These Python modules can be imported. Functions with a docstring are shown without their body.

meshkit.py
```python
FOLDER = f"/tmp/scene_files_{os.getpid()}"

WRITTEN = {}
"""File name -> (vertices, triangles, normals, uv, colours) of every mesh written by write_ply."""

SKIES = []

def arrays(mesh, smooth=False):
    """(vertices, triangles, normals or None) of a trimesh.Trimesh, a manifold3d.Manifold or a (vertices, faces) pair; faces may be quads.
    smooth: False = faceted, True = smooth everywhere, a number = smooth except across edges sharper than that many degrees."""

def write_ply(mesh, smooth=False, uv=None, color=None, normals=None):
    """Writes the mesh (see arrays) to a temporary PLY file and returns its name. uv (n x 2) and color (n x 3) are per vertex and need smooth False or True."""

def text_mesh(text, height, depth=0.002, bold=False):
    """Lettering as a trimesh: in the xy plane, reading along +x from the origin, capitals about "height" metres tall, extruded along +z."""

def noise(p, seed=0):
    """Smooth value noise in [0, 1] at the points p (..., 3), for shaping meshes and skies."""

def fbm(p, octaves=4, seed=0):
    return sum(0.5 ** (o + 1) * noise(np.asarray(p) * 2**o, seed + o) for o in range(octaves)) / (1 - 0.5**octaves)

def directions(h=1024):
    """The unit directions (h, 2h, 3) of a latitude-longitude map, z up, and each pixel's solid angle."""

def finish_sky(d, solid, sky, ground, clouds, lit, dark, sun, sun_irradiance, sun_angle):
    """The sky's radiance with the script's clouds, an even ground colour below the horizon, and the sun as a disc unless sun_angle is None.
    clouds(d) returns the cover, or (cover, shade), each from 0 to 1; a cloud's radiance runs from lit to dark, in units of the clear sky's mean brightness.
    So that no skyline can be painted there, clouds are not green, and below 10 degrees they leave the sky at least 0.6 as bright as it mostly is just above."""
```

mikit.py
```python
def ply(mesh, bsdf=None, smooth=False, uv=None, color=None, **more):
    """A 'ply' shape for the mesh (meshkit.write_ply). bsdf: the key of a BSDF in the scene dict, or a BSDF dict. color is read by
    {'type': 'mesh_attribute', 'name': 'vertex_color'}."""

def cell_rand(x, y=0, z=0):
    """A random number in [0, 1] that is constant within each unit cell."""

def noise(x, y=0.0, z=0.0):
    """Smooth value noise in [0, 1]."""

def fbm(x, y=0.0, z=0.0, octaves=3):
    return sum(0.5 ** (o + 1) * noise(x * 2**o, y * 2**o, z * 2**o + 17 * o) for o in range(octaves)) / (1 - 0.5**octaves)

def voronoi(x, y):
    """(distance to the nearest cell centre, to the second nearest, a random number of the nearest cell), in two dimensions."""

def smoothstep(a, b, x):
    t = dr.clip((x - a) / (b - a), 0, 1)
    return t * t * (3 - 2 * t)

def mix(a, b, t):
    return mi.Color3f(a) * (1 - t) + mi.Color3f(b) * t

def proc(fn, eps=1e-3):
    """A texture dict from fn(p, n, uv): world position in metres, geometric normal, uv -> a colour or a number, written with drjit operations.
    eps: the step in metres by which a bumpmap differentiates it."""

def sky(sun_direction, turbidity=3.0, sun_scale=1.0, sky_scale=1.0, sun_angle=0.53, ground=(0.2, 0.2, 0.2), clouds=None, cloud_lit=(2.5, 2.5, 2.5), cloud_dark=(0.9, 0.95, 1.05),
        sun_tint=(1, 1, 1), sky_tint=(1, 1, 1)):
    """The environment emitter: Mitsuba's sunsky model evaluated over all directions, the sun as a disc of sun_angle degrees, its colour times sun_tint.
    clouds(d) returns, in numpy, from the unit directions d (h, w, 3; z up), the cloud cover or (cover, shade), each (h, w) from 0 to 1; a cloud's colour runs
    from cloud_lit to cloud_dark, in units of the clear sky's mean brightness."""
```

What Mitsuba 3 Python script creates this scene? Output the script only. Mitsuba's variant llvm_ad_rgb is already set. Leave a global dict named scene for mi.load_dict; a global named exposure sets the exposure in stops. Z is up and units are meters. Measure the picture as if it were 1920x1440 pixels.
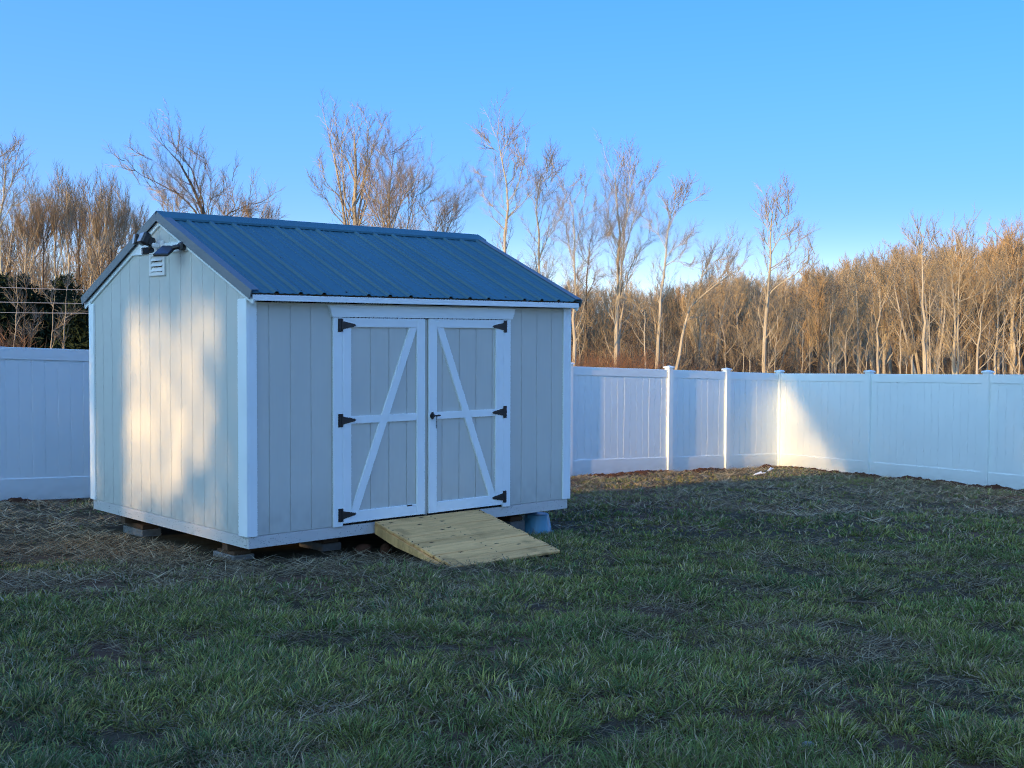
import math, random
import numpy as np, trimesh
import mitsuba as mi, drjit as dr
import mikit, meshkit
from shapely.geometry import Polygon, box as sbox, Point
from shapely import contains_xy

T = mi.ScalarTransform4f
R = np.random.default_rng(7)
random.seed(7)
scene, labels = {}, {}

# ------------------------------------------------------------------ camera, sky, exposure
CAM = np.array([-5.1088, -8.9185, 1.786])
F_PX, YAW, PITCH, ROLL = 2309.1, 0.8390, -0.0416, 0.0043        # photo pixels (1920 wide), radians
FW = np.array([math.cos(YAW) * math.cos(PITCH), math.sin(YAW) * math.cos(PITCH), math.sin(PITCH)])
_r = np.array([math.sin(YAW), -math.cos(YAW), 0.0])
_u = np.cross(_r, FW)
RIGHT = math.cos(ROLL) * _r + math.sin(ROLL) * _u
UP = math.cos(ROLL) * _u - math.sin(ROLL) * _r
scene['camera'] = {
    'type': 'perspective', 'fov': math.degrees(2 * math.atan(960 / F_PX)), 'fov_axis': 'x',
    'near_clip': 0.05, 'far_clip': 3000.0,
    'to_world': T().look_at(origin=CAM.tolist(), target=(CAM + FW).tolist(), up=UP.tolist())}
SUN_EL, SUN_AZ = math.radians(9.0), math.radians(2.2)
SUN = (-math.cos(SUN_EL) * math.cos(SUN_AZ), -math.cos(SUN_EL) * math.sin(SUN_AZ), math.sin(SUN_EL))


def haze_with_added_glow(d):
    """Thin haze: bright along the whole horizon, plus a glow added around the low sun to light shaded faces."""
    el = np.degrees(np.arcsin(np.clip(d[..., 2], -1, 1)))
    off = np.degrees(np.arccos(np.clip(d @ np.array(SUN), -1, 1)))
    return np.clip(0.62 * np.exp(-(el / 2.9) ** 2) + 0.28 * np.exp(-el / 6.5) + 0.47 * np.exp(-(off / 62) ** 2), 0, 0.97)  # last term is the added glow, brightening walls that face the sunset


scene['sky'] = mikit.sky(SUN, turbidity=7.0, sun_scale=1.6, sky_scale=1.0, sun_angle=0.6, clouds=haze_with_added_glow, cloud_lit=(2.95, 4.0, 4.7),
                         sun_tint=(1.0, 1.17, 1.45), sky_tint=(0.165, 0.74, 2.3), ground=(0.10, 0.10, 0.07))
exposure = 3.15


# ------------------------------------------------------------------ helpers
def ray(px, py):
    return FW + RIGHT * (px - 960) / F_PX - UP * (py - 720) / F_PX


def at(px, py, dist):
    """The point seen at a photo pixel, dist metres (level) from the camera."""
    d = ray(px, py)
    return CAM + d * dist / np.hypot(d[0], d[1])


def ss(a, b, x):
    t = np.clip((np.asarray(x, float) - a) / (b - a), 0, 1)
    return t * t * (3 - 2 * t)


class M:
    """Collects faces of one mesh."""
    def __init__(s): s.v, s.f, s.n = [], [], 0

    def add(s, v, f):
        s.v.append(np.asarray(v, float)); s.f.append(np.asarray(f, int) + s.n); s.n += len(v)
        return s

    def get(s): return np.vstack(s.v), np.vstack(s.f)


def obox(c, ax, half, ch=0.003):
    """Oriented box with chamfered edges: centre, three unit axes (rows), half sizes."""
    c, ax, half = np.asarray(c, float), np.asarray(ax, float), np.asarray(half, float)
    ch = min(ch, half.min() * 0.6)
    vs, idx = [], {}
    for sx in (-1, 1):
        for sy in (-1, 1):
            for sz in (-1, 1):
                s = np.array([sx, sy, sz])
                for k in range(3):
                    p = half - ch; p[k] = half[k]
                    idx[(sx, sy, sz, k)] = len(vs); vs.append(c + (s * p) @ ax)
    hull = trimesh.convex.convex_hull(np.array(vs))
    return np.array(hull.vertices), np.array(hull.faces)


I3 = np.eye(3)


def bx(x0, x1, y0, y1, z0, z1, ch=0.003):
    return obox(((x0 + x1) / 2, (y0 + y1) / 2, (z0 + z1) / 2), I3, (abs(x1 - x0) / 2, abs(y1 - y0) / 2, abs(z1 - z0) / 2), ch)


def bar(p0, p1, side, w, t, ch=0.003):
    """Board from p0 to p1; w across the direction 'side', t along the third axis (all full sizes)."""
    p0, p1, side = (np.asarray(a, float) for a in (p0, p1, side))
    d = p1 - p0; L = np.linalg.norm(d); d /= L
    side = side - d * (side @ d); side /= np.linalg.norm(side)
    return obox((p0 + p1) / 2, np.array([d, side, np.cross(d, side)]), (L / 2, w / 2, t / 2), ch)


def prism(poly, axis, a, b):
    """Convex polygon (list of 2D points) extruded along axis 0/1/2 from a to b."""
    p = np.asarray(poly, float); n = len(p)
    o = [k for k in range(3) if k != axis]
    v = np.zeros((2 * n, 3)); v[:n, o] = p; v[n:, o] = p; v[:n, axis] = a; v[n:, axis] = b
    h = trimesh.convex.convex_hull(v)
    return np.array(h.vertices), np.array(h.faces)


def lathe(profile, c, seg=24):
    """profile [(r, z)], closed round the z axis."""
    m = trimesh.creation.revolve(np.array(profile, float), sections=seg)
    v = np.array(m.vertices) + np.asarray(c, float)
    return v, np.array(m.faces)


def join(*parts):
    m = M()
    for v, f in parts: m.add(v, f)
    return m.get()


def tubes(P, Rr, sides=4, tip=True):
    """P (n, k, 3) polylines, Rr (n, k) radii -> one mesh of tubes; tip: last ring is one point."""
    P = np.asarray(P, float); n, k, _ = P.shape
    t = np.gradient(P, axis=1); t /= np.linalg.norm(t, axis=2, keepdims=True) + 1e-12
    ref = np.where(np.abs(t[..., 2:]) < 0.8, np.array([0, 0, 1.0]), np.array([1.0, 0, 0]))
    ref = np.broadcast_to(ref[:, :1], t.shape)
    a = np.cross(t, ref); a /= np.linalg.norm(a, axis=2, keepdims=True) + 1e-12
    b = np.cross(t, a)
    ang = np.arange(sides) * 2 * np.pi / sides
    kk = k - 1 if tip else k
    ring = P[:, :kk, None] + Rr[:, :kk, None, None] * (np.cos(ang)[:, None] * a[:, :kk, None] + np.sin(ang)[:, None] * b[:, :kk, None])
    per = kk * sides + (1 if tip else 0)
    v = np.zeros((n, per, 3)); v[:, :kk * sides] = ring.reshape(n, -1, 3)
    f = []
    for i in range(kk - 1):
        for j in range(sides):
            j2 = (j + 1) % sides
            q = [i * sides + j, i * sides + j2, (i + 1) * sides + j2, (i + 1) * sides + j]
            f += [[q[0], q[2], q[1]], [q[0], q[3], q[2]]]
    if tip:
        v[:, -1] = P[:, -1]
        for j in range(sides):
            f.append([(kk - 1) * sides + j, per - 1, (kk - 1) * sides + (j + 1) % sides])
    f = np.array(f)[None] + (np.arange(n) * per)[:, None, None]
    return v.reshape(-1, 3), f.reshape(-1, 3)


def key_for(name):
    if name not in USED: USED[name] = 0; return name
    USED[name] += 1
    return f'{name}_{USED[name]:03d}'


USED = {}


def thing(name, label, cat, group=None, kind=None):
    k = key_for(name); labels[k] = {'label': label, 'category': cat}
    if group: labels[k]['group'] = group
    if kind: labels[k]['kind'] = kind
    return k


def part(parent, name, mesh, bsdf, smooth=False, label=None, **more):
    k = key_for(f'{parent}__{name}')
    if mesh is not None: scene[k] = mikit.ply(mesh, bsdf, smooth=smooth, **more)
    if label: labels[k] = {'label': label}
    return k


def whole(name, mesh, bsdf, label, cat, group=None, kind=None, smooth=False, **more):
    k = thing(name, label, cat, group, kind)
    scene[k] = mikit.ply(mesh, bsdf, smooth=smooth, **more)
    return k


# ------------------------------------------------------------------ materials
def rgb(*c): return {'type': 'rgb', 'value': list(c)}


def two(b): return {'type': 'twosided', 'bsdf': b}


def princ(col, rough=0.5, spec=0.5, **k):
    return {'type': 'principled', 'base_color': col if isinstance(col, dict) else rgb(*col), 'roughness': rough, 'specular': spec, **k}


def bump(b, fn, eps=1e-3, scale=1.0):
    return {'type': 'bumpmap', 'arbitrary': mikit.proc(fn, eps), 'scale': scale, 'bsdf': b}


def siding_col(p, n, uv):
    a = mikit.fbm(p.x * 3, p.y * 3, p.z * 1.2, 3)
    g = mikit.noise(p.x * 90, p.y * 90, p.z * 4)
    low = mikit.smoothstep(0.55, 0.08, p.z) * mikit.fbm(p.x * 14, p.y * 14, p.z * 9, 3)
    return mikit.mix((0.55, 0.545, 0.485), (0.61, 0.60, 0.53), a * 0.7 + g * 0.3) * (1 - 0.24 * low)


def siding_h(p, n, uv):
    s = p.x + p.y
    wob = mikit.noise(s * 6, p.z * 2, 3.0) * 0.5
    g = mikit.noise(s * 150 + wob * 20, p.z * 5, 0.0)
    h = mikit.noise(s * 7, p.z * 85, 5.0)
    return g * 0.0006 + h * 0.0007


def white_col(p, n, uv):
    a = mikit.fbm(p.x * 4, p.y * 4, p.z * 4, 3)
    return mikit.mix((0.77, 0.82, 0.80), (0.84, 0.875, 0.86), a)


def vinyl_col(p, n, uv):
    a = mikit.fbm(p.x * 1.3, p.y * 1.3, p.z * 1.3, 3)
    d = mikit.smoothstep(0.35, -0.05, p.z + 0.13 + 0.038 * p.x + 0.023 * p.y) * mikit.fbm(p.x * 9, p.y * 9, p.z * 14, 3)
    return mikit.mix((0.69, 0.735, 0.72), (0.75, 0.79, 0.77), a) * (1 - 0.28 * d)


def skirt_col(p, n, uv):
    a = mikit.noise(p.x * 120, p.y * 120, p.z * 120)
    b = mikit.fbm(p.x * 9, p.y * 9, p.z * 9, 3)
    sp = mikit.smoothstep(0.70, 0.85, a) * mikit.smoothstep(0.35, 0.6, b)
    return mikit.mix((0.52, 0.50, 0.465), (0.60, 0.575, 0.53), b) * (1 - 0.62 * sp)


def roof_col(p, n, uv):
    a = mikit.fbm(p.x * 2.2, p.y * 0.8, p.z * 0.8, 4)
    return mikit.mix((0.031, 0.108, 0.138), (0.044, 0.132, 0.162), a)


def wood_col(p, n, uv):
    bd = dr.floor(p.y / 0.1319)
    off = mikit.cell_rand(bd, 3.0, 1.0) * 40
    w = mikit.fbm(p.x * 2.2 + off, p.y * 18, p.z * 4, 3)
    ring = dr.sin((p.y * 90 + w * 26 + off)) * 0.5 + 0.5
    fine = mikit.noise(p.x * 12 + off, p.y * 420, p.z * 300)
    stain = mikit.fbm(p.x * 3 + 7, p.y * 3, 1.0, 4)
    c = mikit.mix((0.82, 0.47, 0.185), (0.64, 0.355, 0.13), ring * 0.6 + fine * 0.4)
    c = c * (0.84 + 0.3 * mikit.cell_rand(bd, 9.0, 2.0))
    c = c * (1 - 0.5 * mikit.smoothstep(0.55, 0.78, stain))
    d1, d2, r = mikit.voronoi(p.x * 3.1 + off, p.y * 7.5)
    knot = mikit.smoothstep(0.12, 0.03, d1) * mikit.smoothstep(0.45, 0.5, r)
    return mikit.mix(c, (0.10, 0.055, 0.025), knot)


def concrete_col(p, n, uv):
    return mikit.mix((0.15, 0.145, 0.135), (0.25, 0.24, 0.225), mikit.fbm(p.x * 30, p.y * 30, p.z * 30, 3))


def ground_col(p, n, uv):
    a = mikit.fbm(p.x * 0.9, p.y * 0.9, 0.0, 4)
    b = mikit.fbm(p.x * 9, p.y * 9, 2.0, 3)
    soil = mikit.mix((0.052, 0.031, 0.021), (0.125, 0.078, 0.05), b)
    thatch = mikit.mix((0.034, 0.029, 0.018), (0.078, 0.062, 0.038), b)
    near = mikit.mix(soil, thatch, mikit.smoothstep(0.34, 0.5, a))
    litter = mikit.mix((0.13, 0.082, 0.042), (0.22, 0.15, 0.085), mikit.fbm(p.x * 0.5, p.y * 0.5, 4.0, 4))
    far = mikit.smoothstep(0.0, 1.0, dr.maximum(p.y - 6.5, p.x - 15.6))
    return mikit.mix(near, litter, far)


def soil_col(p, n, uv):
    return mikit.mix((0.045, 0.020, 0.012), (0.105, 0.046, 0.026), mikit.fbm(p.x * 12, p.y * 12, p.z * 12, 3))


def bark_pale(p, n, uv):
    a = mikit.fbm(p.x * 3, p.y * 3, p.z * 0.9, 3)
    s = mikit.noise(p.x * 14, p.y * 14, p.z * 2.0)
    return mikit.mix((0.27, 0.23, 0.17), (0.52, 0.46, 0.36), a * 0.75 + s * 0.35)


def bark_dark(p, n, uv):
    a = mikit.fbm(p.x * 3, p.y * 3, p.z * 0.8, 3)
    return mikit.mix((0.075, 0.056, 0.042), (0.17, 0.13, 0.095), a)


def leaf_col(p, n, uv):
    a = mikit.fbm(p.x * 1.6, p.y * 1.6, p.z * 1.6, 3)
    return mikit.mix((0.012, 0.02, 0.014), (0.04, 0.055, 0.028), a)


B = {
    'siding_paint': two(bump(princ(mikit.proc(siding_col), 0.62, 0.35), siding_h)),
    'white_paint': two(princ(mikit.proc(white_col), 0.5, 0.4)),
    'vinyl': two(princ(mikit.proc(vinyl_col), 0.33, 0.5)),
    'skirt_paint': two(princ(mikit.proc(skirt_col), 0.7, 0.3)),
    'roof_metal': two(princ(mikit.proc(roof_col), 0.45, 0.45)),
    'flashing_metal': two(princ((0.115, 0.14, 0.155), 0.42, 0.5)),
    'wood': two(princ(mikit.proc(wood_col), 0.75, 0.25)),
    'old_wood': two(princ((0.10, 0.062, 0.038), 0.85, 0.2)),
    'black_iron': two(princ((0.013, 0.013, 0.015), 0.38, 0.5)),
    'dark_void': two(princ((0.03, 0.025, 0.02), 0.9, 0.1)),
    'lens_grey': two(princ((0.30, 0.31, 0.34), 0.3, 0.5)),
    'solar_black': two(princ((0.02, 0.024, 0.04), 0.15, 0.6)),
    'vent_plastic': two(princ((0.74, 0.73, 0.69), 0.5, 0.4)),
    'concrete': two(princ(mikit.proc(concrete_col), 0.9, 0.2)),
    'tub_plastic': two(princ((0.10, 0.30, 0.42), 0.4, 0.5)),
    'white_plastic': two(princ((0.82, 0.82, 0.80), 0.45, 0.5)),
    'ground_mat': two(princ(mikit.proc(ground_col), 0.95, 0.1)),
    'soil': two(princ(mikit.proc(soil_col), 0.95, 0.1)),
    'grass_mat': two({'type': 'diffuse', 'reflectance': {'type': 'mesh_attribute', 'name': 'vertex_color'}}),
    'bark_pale': two({'type': 'diffuse', 'reflectance': mikit.proc(bark_pale)}),
    'bark_dark': two({'type': 'diffuse', 'reflectance': mikit.proc(bark_dark)}),
    'twig': two({'type': 'diffuse', 'reflectance': rgb(0.37, 0.285, 0.175)}),
    'twig_red': two({'type': 'diffuse', 'reflectance': rgb(0.36, 0.25, 0.14)}),
    'twig_grey': two({'type': 'diffuse', 'reflectance': rgb(0.27, 0.225, 0.165)}),
    'brush_red': two({'type': 'diffuse', 'reflectance': rgb(0.30, 0.15, 0.075)}),
    'evergreen': two({'type': 'diffuse', 'reflectance': mikit.proc(leaf_col)}),
    'house_wall': two(princ((0.55, 0.54, 0.5), 0.7, 0.3)),
    'house_roof': two(princ((0.07, 0.065, 0.06), 0.9, 0.2)),
    'house_glass': two(princ((0.03, 0.035, 0.04), 0.1, 0.6)),
    'wire_mat': two(princ((0.30, 0.30, 0.30), 0.5, 0.4)),
}
scene.update(B)


# ------------------------------------------------------------------ ground
def polar(x, y):
    dx, dy = np.asarray(x, float) - CAM[0], np.asarray(y, float) - CAM[1]
    return np.hypot(dx, dy), np.degrees(np.arctan2(dy, dx))


def zg(x, y):
    """Ground height: the yard slopes gently down and away from the camera; a wooded hill rises far to the right."""
    x, y = np.asarray(x, float), np.asarray(y, float)
    r, th = polar(x, y)
    plane = -0.13 - 0.038 * x - 0.023 * y
    k = ss(34, 60, r)
    base = plane * (1 - k) + np.clip(plane, -2.6, 1.2) * k
    p = np.stack([x * 0.9, y * 0.9, x * 0], -1)
    b = (meshkit.fbm(p, 3, 3) - 0.5) * 0.05 * (1 - k)
    shed = ss(0.5, 0.0, np.maximum(np.maximum(-0.3 - x, x - 4.0), np.maximum(-1.4 - y, y - 3.4)))
    b = b * (1 - 0.8 * shed)
    hill = 15 * ss(85, 230, r) * ss(41, 24, th) * ss(-60, -10, th)
    q = np.stack([x * 0.03, y * 0.03, x * 0], -1)
    return base + b + hill + (meshkit.fbm(q, 3, 5) - 0.5) * 2.0 * ss(60, 120, r)


def grid_axis(lo, hi, c0, c1, fine, n):
    a = np.arange(c0, c1 + 1e-6, fine)
    g = lambda L: L * (np.linspace(0, 1, n + 1)[1:] ** 2.2)
    return np.concatenate([(c0 - g(c0 - lo))[::-1], a, c1 + g(hi - c1)])


gx = grid_axis(-700, 900, -9, 17, 0.18, 46)
gy = grid_axis(-700, 900, -10, 8, 0.18, 46)
X, Y = np.meshgrid(gx, gy, indexing='ij')
V = np.stack([X, Y, zg(X, Y)], -1).reshape(-1, 3)
nx, ny = len(gx), len(gy)
i, j = np.meshgrid(np.arange(nx - 1), np.arange(ny - 1), indexing='ij')
q = (i * ny + j).ravel()
Fq = np.stack([q, q + ny, q + ny + 1, q + 1], -1)
scene['ground'] = mikit.ply((V, Fq), 'ground_mat', smooth=True)
labels['ground'] = {'label': 'brown soil of the sloping yard under patchy grass, running out under the wood beyond the fence', 'category': 'ground', 'kind': 'structure'}

# ------------------------------------------------------------------ shed
SL, SD = 3.658, 3.048
RZ, RS, RY = 2.840, 0.446, 1.524            # ridge height, slope, ridge y
SIDE = [0.125 + 0.2044 * k for k in range(15)]


def roof_z(y): return RZ - RS * abs(y - RY)


shed = thing('garden_shed', 'pale grey wooden garden shed with white trim, blue metal roof and double doors', 'shed')
# floor frame, hidden core that closes the wall backs
part(shed, 'floor', bx(0.02, SL - 0.02, 0.02, SD - 0.02, -0.0, 0.09), 'old_wood')
for y in (0.45, 2.45):
    part(shed, 'skid', bx(0.03, SL - 0.03, y - 0.045, y + 0.045, -0.075, -0.003), 'old_wood')
skl = part(shed, 'skirt_board', bx(-0.004, SL + 0.004, -0.006, 0.02, 0.0, 0.098), 'skirt_paint', label='white speckled skirt board under the front wall')
part(shed, 'skirt_board', bx(-0.006, 0.018, 0.022, SD, 0.0, 0.098), 'skirt_paint', label='white skirt board under the gable wall')
part(shed, 'skirt_board', bx(SL - 0.018, SL + 0.006, 0.022, SD, 0.0, 0.098), 'skirt_paint')
part(shed, 'skirt_board', bx(0.02, SL - 0.02, SD - 0.02, SD + 0.006, 0.0, 0.098), 'skirt_paint')


def plank_front(parent, x0, x1, z0, z1, y0=-0.006, y1=0.006):
    part(parent, 'plank', bx(x0 + 0.0026, x1 - 0.0026, y0, y1, z0, z1, 0.0012), 'siding_paint')


# front wall: backing with the door opening, planks
fwall = f'{shed}__front_wall'
part(shed, 'front_wall', join(bx(0.012, 0.83, 0.001, 0.03, 0.1, 2.03), bx(2.84, SL - 0.012, 0.001, 0.03, 0.1, 2.03), bx(0.83, 2.84, 0.001, 0.03, 1.93, 2.03)), 'siding_paint')
gl = [0.02, 0.196, 0.3992, 0.6024, 0.8056]
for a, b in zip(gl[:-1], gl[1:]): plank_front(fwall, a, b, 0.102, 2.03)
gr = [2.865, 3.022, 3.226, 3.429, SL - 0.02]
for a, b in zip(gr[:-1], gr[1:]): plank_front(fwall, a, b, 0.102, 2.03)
plank_front(fwall, 0.8056, 2.865, 1.95, 2.03)


# gable walls
def under(y): return roof_z(y) - 0.045


def gable(xa, xb, nm):
    """Backing and planks of a gable wall; planks lie between xa and xb (xb the outer face)."""
    s = np.sign(xb - xa)
    poly = [(0.012, 0.1), (SD - 0.012, 0.1), (SD - 0.012, under(SD)), (RY, under(RY)), (0.012, under(0))]
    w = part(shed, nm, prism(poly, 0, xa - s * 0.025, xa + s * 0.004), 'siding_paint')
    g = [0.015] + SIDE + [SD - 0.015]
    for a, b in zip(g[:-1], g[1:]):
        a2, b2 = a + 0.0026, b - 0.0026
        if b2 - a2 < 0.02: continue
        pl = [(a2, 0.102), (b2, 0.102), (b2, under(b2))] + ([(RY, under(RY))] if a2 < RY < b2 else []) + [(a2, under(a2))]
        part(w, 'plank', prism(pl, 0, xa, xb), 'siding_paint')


gable(0.006, -0.006, 'gable_wall')
gable(SL - 0.006, SL + 0.006, 'gable_wall')
bw = part(shed, 'back_wall', bx(0.012, SL - 0.012, SD - 0.03, SD - 0.001, 0.1, 2.03), 'siding_paint')
for k in range(18):
    part(bw, 'plank', bx(0.02 + k * 0.201 + 0.0035, 0.02 + (k + 1) * 0.201 - 0.0035, SD - 0.006, SD + 0.006, 0.102, 2.03, 0.0015), 'siding_paint')

# corner trim
zt = 2.034
part(shed, 'corner_trim', bx(-0.0065, 0.072, -0.026, -0.0065, 0.1, zt), 'white_paint')
part(shed, 'corner_trim', bx(-0.026, -0.0065, -0.026, 0.118, 0.1, zt + 0.02), 'white_paint')
part(shed, 'corner_trim', bx(-0.026, -0.0065, SD - 0.085, SD + 0.026, 0.1, zt + 0.02), 'white_paint')
part(shed, 'corner_trim', bx(SL - 0.078, SL + 0.0065, -0.026, -0.0065, 0.1, zt), 'white_paint')
part(shed, 'corner_trim', bx(SL + 0.0065, SL + 0.026, -0.026, 0.085, 0.1, zt + 0.02), 'white_paint')
part(shed, 'corner_trim', bx(SL + 0.0065, SL + 0.026, SD - 0.085, SD + 0.026, 0.1, zt + 0.02), 'white_paint')
# fascias and soffits
for y0, y1 in ((-0.131, -0.112), (SD + 0.112, SD + 0.131)):
    part(shed, 'fascia', bx(-0.024, SL + 0.03, y0, y1, 2.036, 2.086), 'white_paint')
part(shed, 'soffit', bx(-0.02, SL + 0.02, -0.111, 0.02, 2.040, 2.056), 'white_paint')
part(shed, 'soffit', bx(-0.02, SL + 0.02, SD - 0.02, SD + 0.111, 2.040, 2.056), 'white_paint')
cs = 1 / math.hypot(1, RS)
for x in (-0.015, SL + 0.015):
    for sgn in (-1, 1):
        ye = RY + sgn * (RY + 0.131)
        mid = lambda y, dz: (x, y, roof_z(y) + dz)
        part(shed, 'rake_trim', bar(mid(RY + sgn * 0.008, -0.073), mid(ye, -0.073), (0, 0, 1), 0.050, 0.017), 'white_paint')
# horizontal white board in the front gable
part(shed, 'gable_board', bx(-0.022, -0.0065, RY - 0.52, RY + 0.62, 2.49, 2.575), 'white_paint', label='white horizontal board across the gable top')

# metal roof
rf = part(shed, 'roof', join(*[bar((-0.02, RY + s * 0.02, roof_z(RY) - 0.05 - 0.0), (-0.02, RY + s * 1.63, roof_z(RY + s * 1.63) - 0.05), (0, RS * s, 1), 0.01, 0.001) for s in ()] or [
    prism([(RY + s * 0.01, roof_z(RY) - 0.024), (RY + s * 1.64, roof_z(RY + s * 1.64) - 0.024), (RY + s * 1.64, roof_z(RY + s * 1.64) - 0.008), (RY + s * 0.01, roof_z(RY) - 0.008)], 0, -0.03, SL + 0.03) for s in (-1, 1)]), 'old_wood')


def rib_profile(x0, x1):
    xs, zs = [x0], [0.0]
    k0 = math.ceil((x0 + 0.035 - 0.2) / 0.2286)
    for k in range(k0, k0 + 8):
        c = -0.035 + 0.2286 * k
        for cc, hw, tw, h in ((c, 0.026, 0.011, 0.019), (c + 0.0762, 0.014, 0.008, 0.0045), (c + 0.1524, 0.014, 0.008, 0.0045)):
            if cc - hw > x0 and cc + hw < x1:
                xs += [cc - hw, cc - tw, cc + tw, cc + hw]; zs += [0, h, h, 0]
    xs.append(x1); zs.append(0.0)
    return np.array(xs), np.array(zs)


def roof_sheet(x0, x1, s):
    xs, zs = rib_profile(x0, x1); n = len(xs)
    nrm = np.array([0, s * RS, 1.0]) * cs
    rows = []
    for y in (RY + s * 0.03, RY + s * 1.66):
        base = np.stack([xs, np.full(n, y), np.full(n, roof_z(y))], -1)
        rows += [base + nrm * zs[:, None], base + nrm * (zs[:, None] - 0.004)]
    v = np.vstack(rows)          # top-ridge, bottom-ridge, top-eave, bottom-eave
    f = []
    for a in range(n - 1):
        f += [[a, a + 1, 2 * n + a + 1, 2 * n + a], [n + a + 1, n + a, 3 * n + a, 3 * n + a + 1],
              [2 * n + a, 2 * n + a + 1, 3 * n + a + 1, 3 * n + a], [a + 1, a, n + a, n + a + 1]]
    f += [[0, 2 * n, 3 * n, n], [n - 1, 2 * n - 1, 4 * n - 1, 3 * n - 1]]
    return v, np.array(f)


edges = [-0.04, 0.903, 1.817, 2.731, SL + 0.045]
for s in (-1, 1):
    for a, b in zip(edges[:-1], edges[1:]):
        part(rf, 'metal_sheet', roof_sheet(a + 0.0005, b - 0.0005, s), 'roof_metal')
    for xk in range(1, 17):
        for yy in ((1.60, 0.9) if xk % 2 else (1.60,)):
            x = -0.035 + 0.2286 * xk + 0.036
            y = RY + s * yy
            c = np.array([x, y, roof_z(y)]) + np.array([0, s * RS, 1.0]) * cs * 0.003
            part(rf, 'screw', obox(c, np.array([[1, 0, 0], [0, cs, -s * RS * cs], [0, s * RS * cs, cs]]), (0.007, 0.007, 0.004), 0.002), 'black_iron')
# ridge cap
capm = M()
for s in (-1, 1):
    nrm = np.array([0, s * RS, 1.0]) * cs
    a, b = np.array([0, RY, roof_z(RY) + 0.030]), np.array([0, RY + s * 0.135, roof_z(RY + s * 0.135) + 0.024])
    c = np.array([0, RY + s * 0.142, roof_z(RY + s * 0.142) + 0.008])
    for x0, x1 in ((-0.05, SL + 0.10),):
        for p, q2 in ((a, b), (b, c)):
            capm.add(*bar(np.array([x0, 0, 0]) + (p + q2) / 2, np.array([x1, 0, 0]) + (p + q2) / 2, q2 - p, np.linalg.norm(q2 - p) + 0.002, 0.003, 0.001))
part(rf, 'ridge_cap', capm.get(), 'roof_metal')
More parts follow.
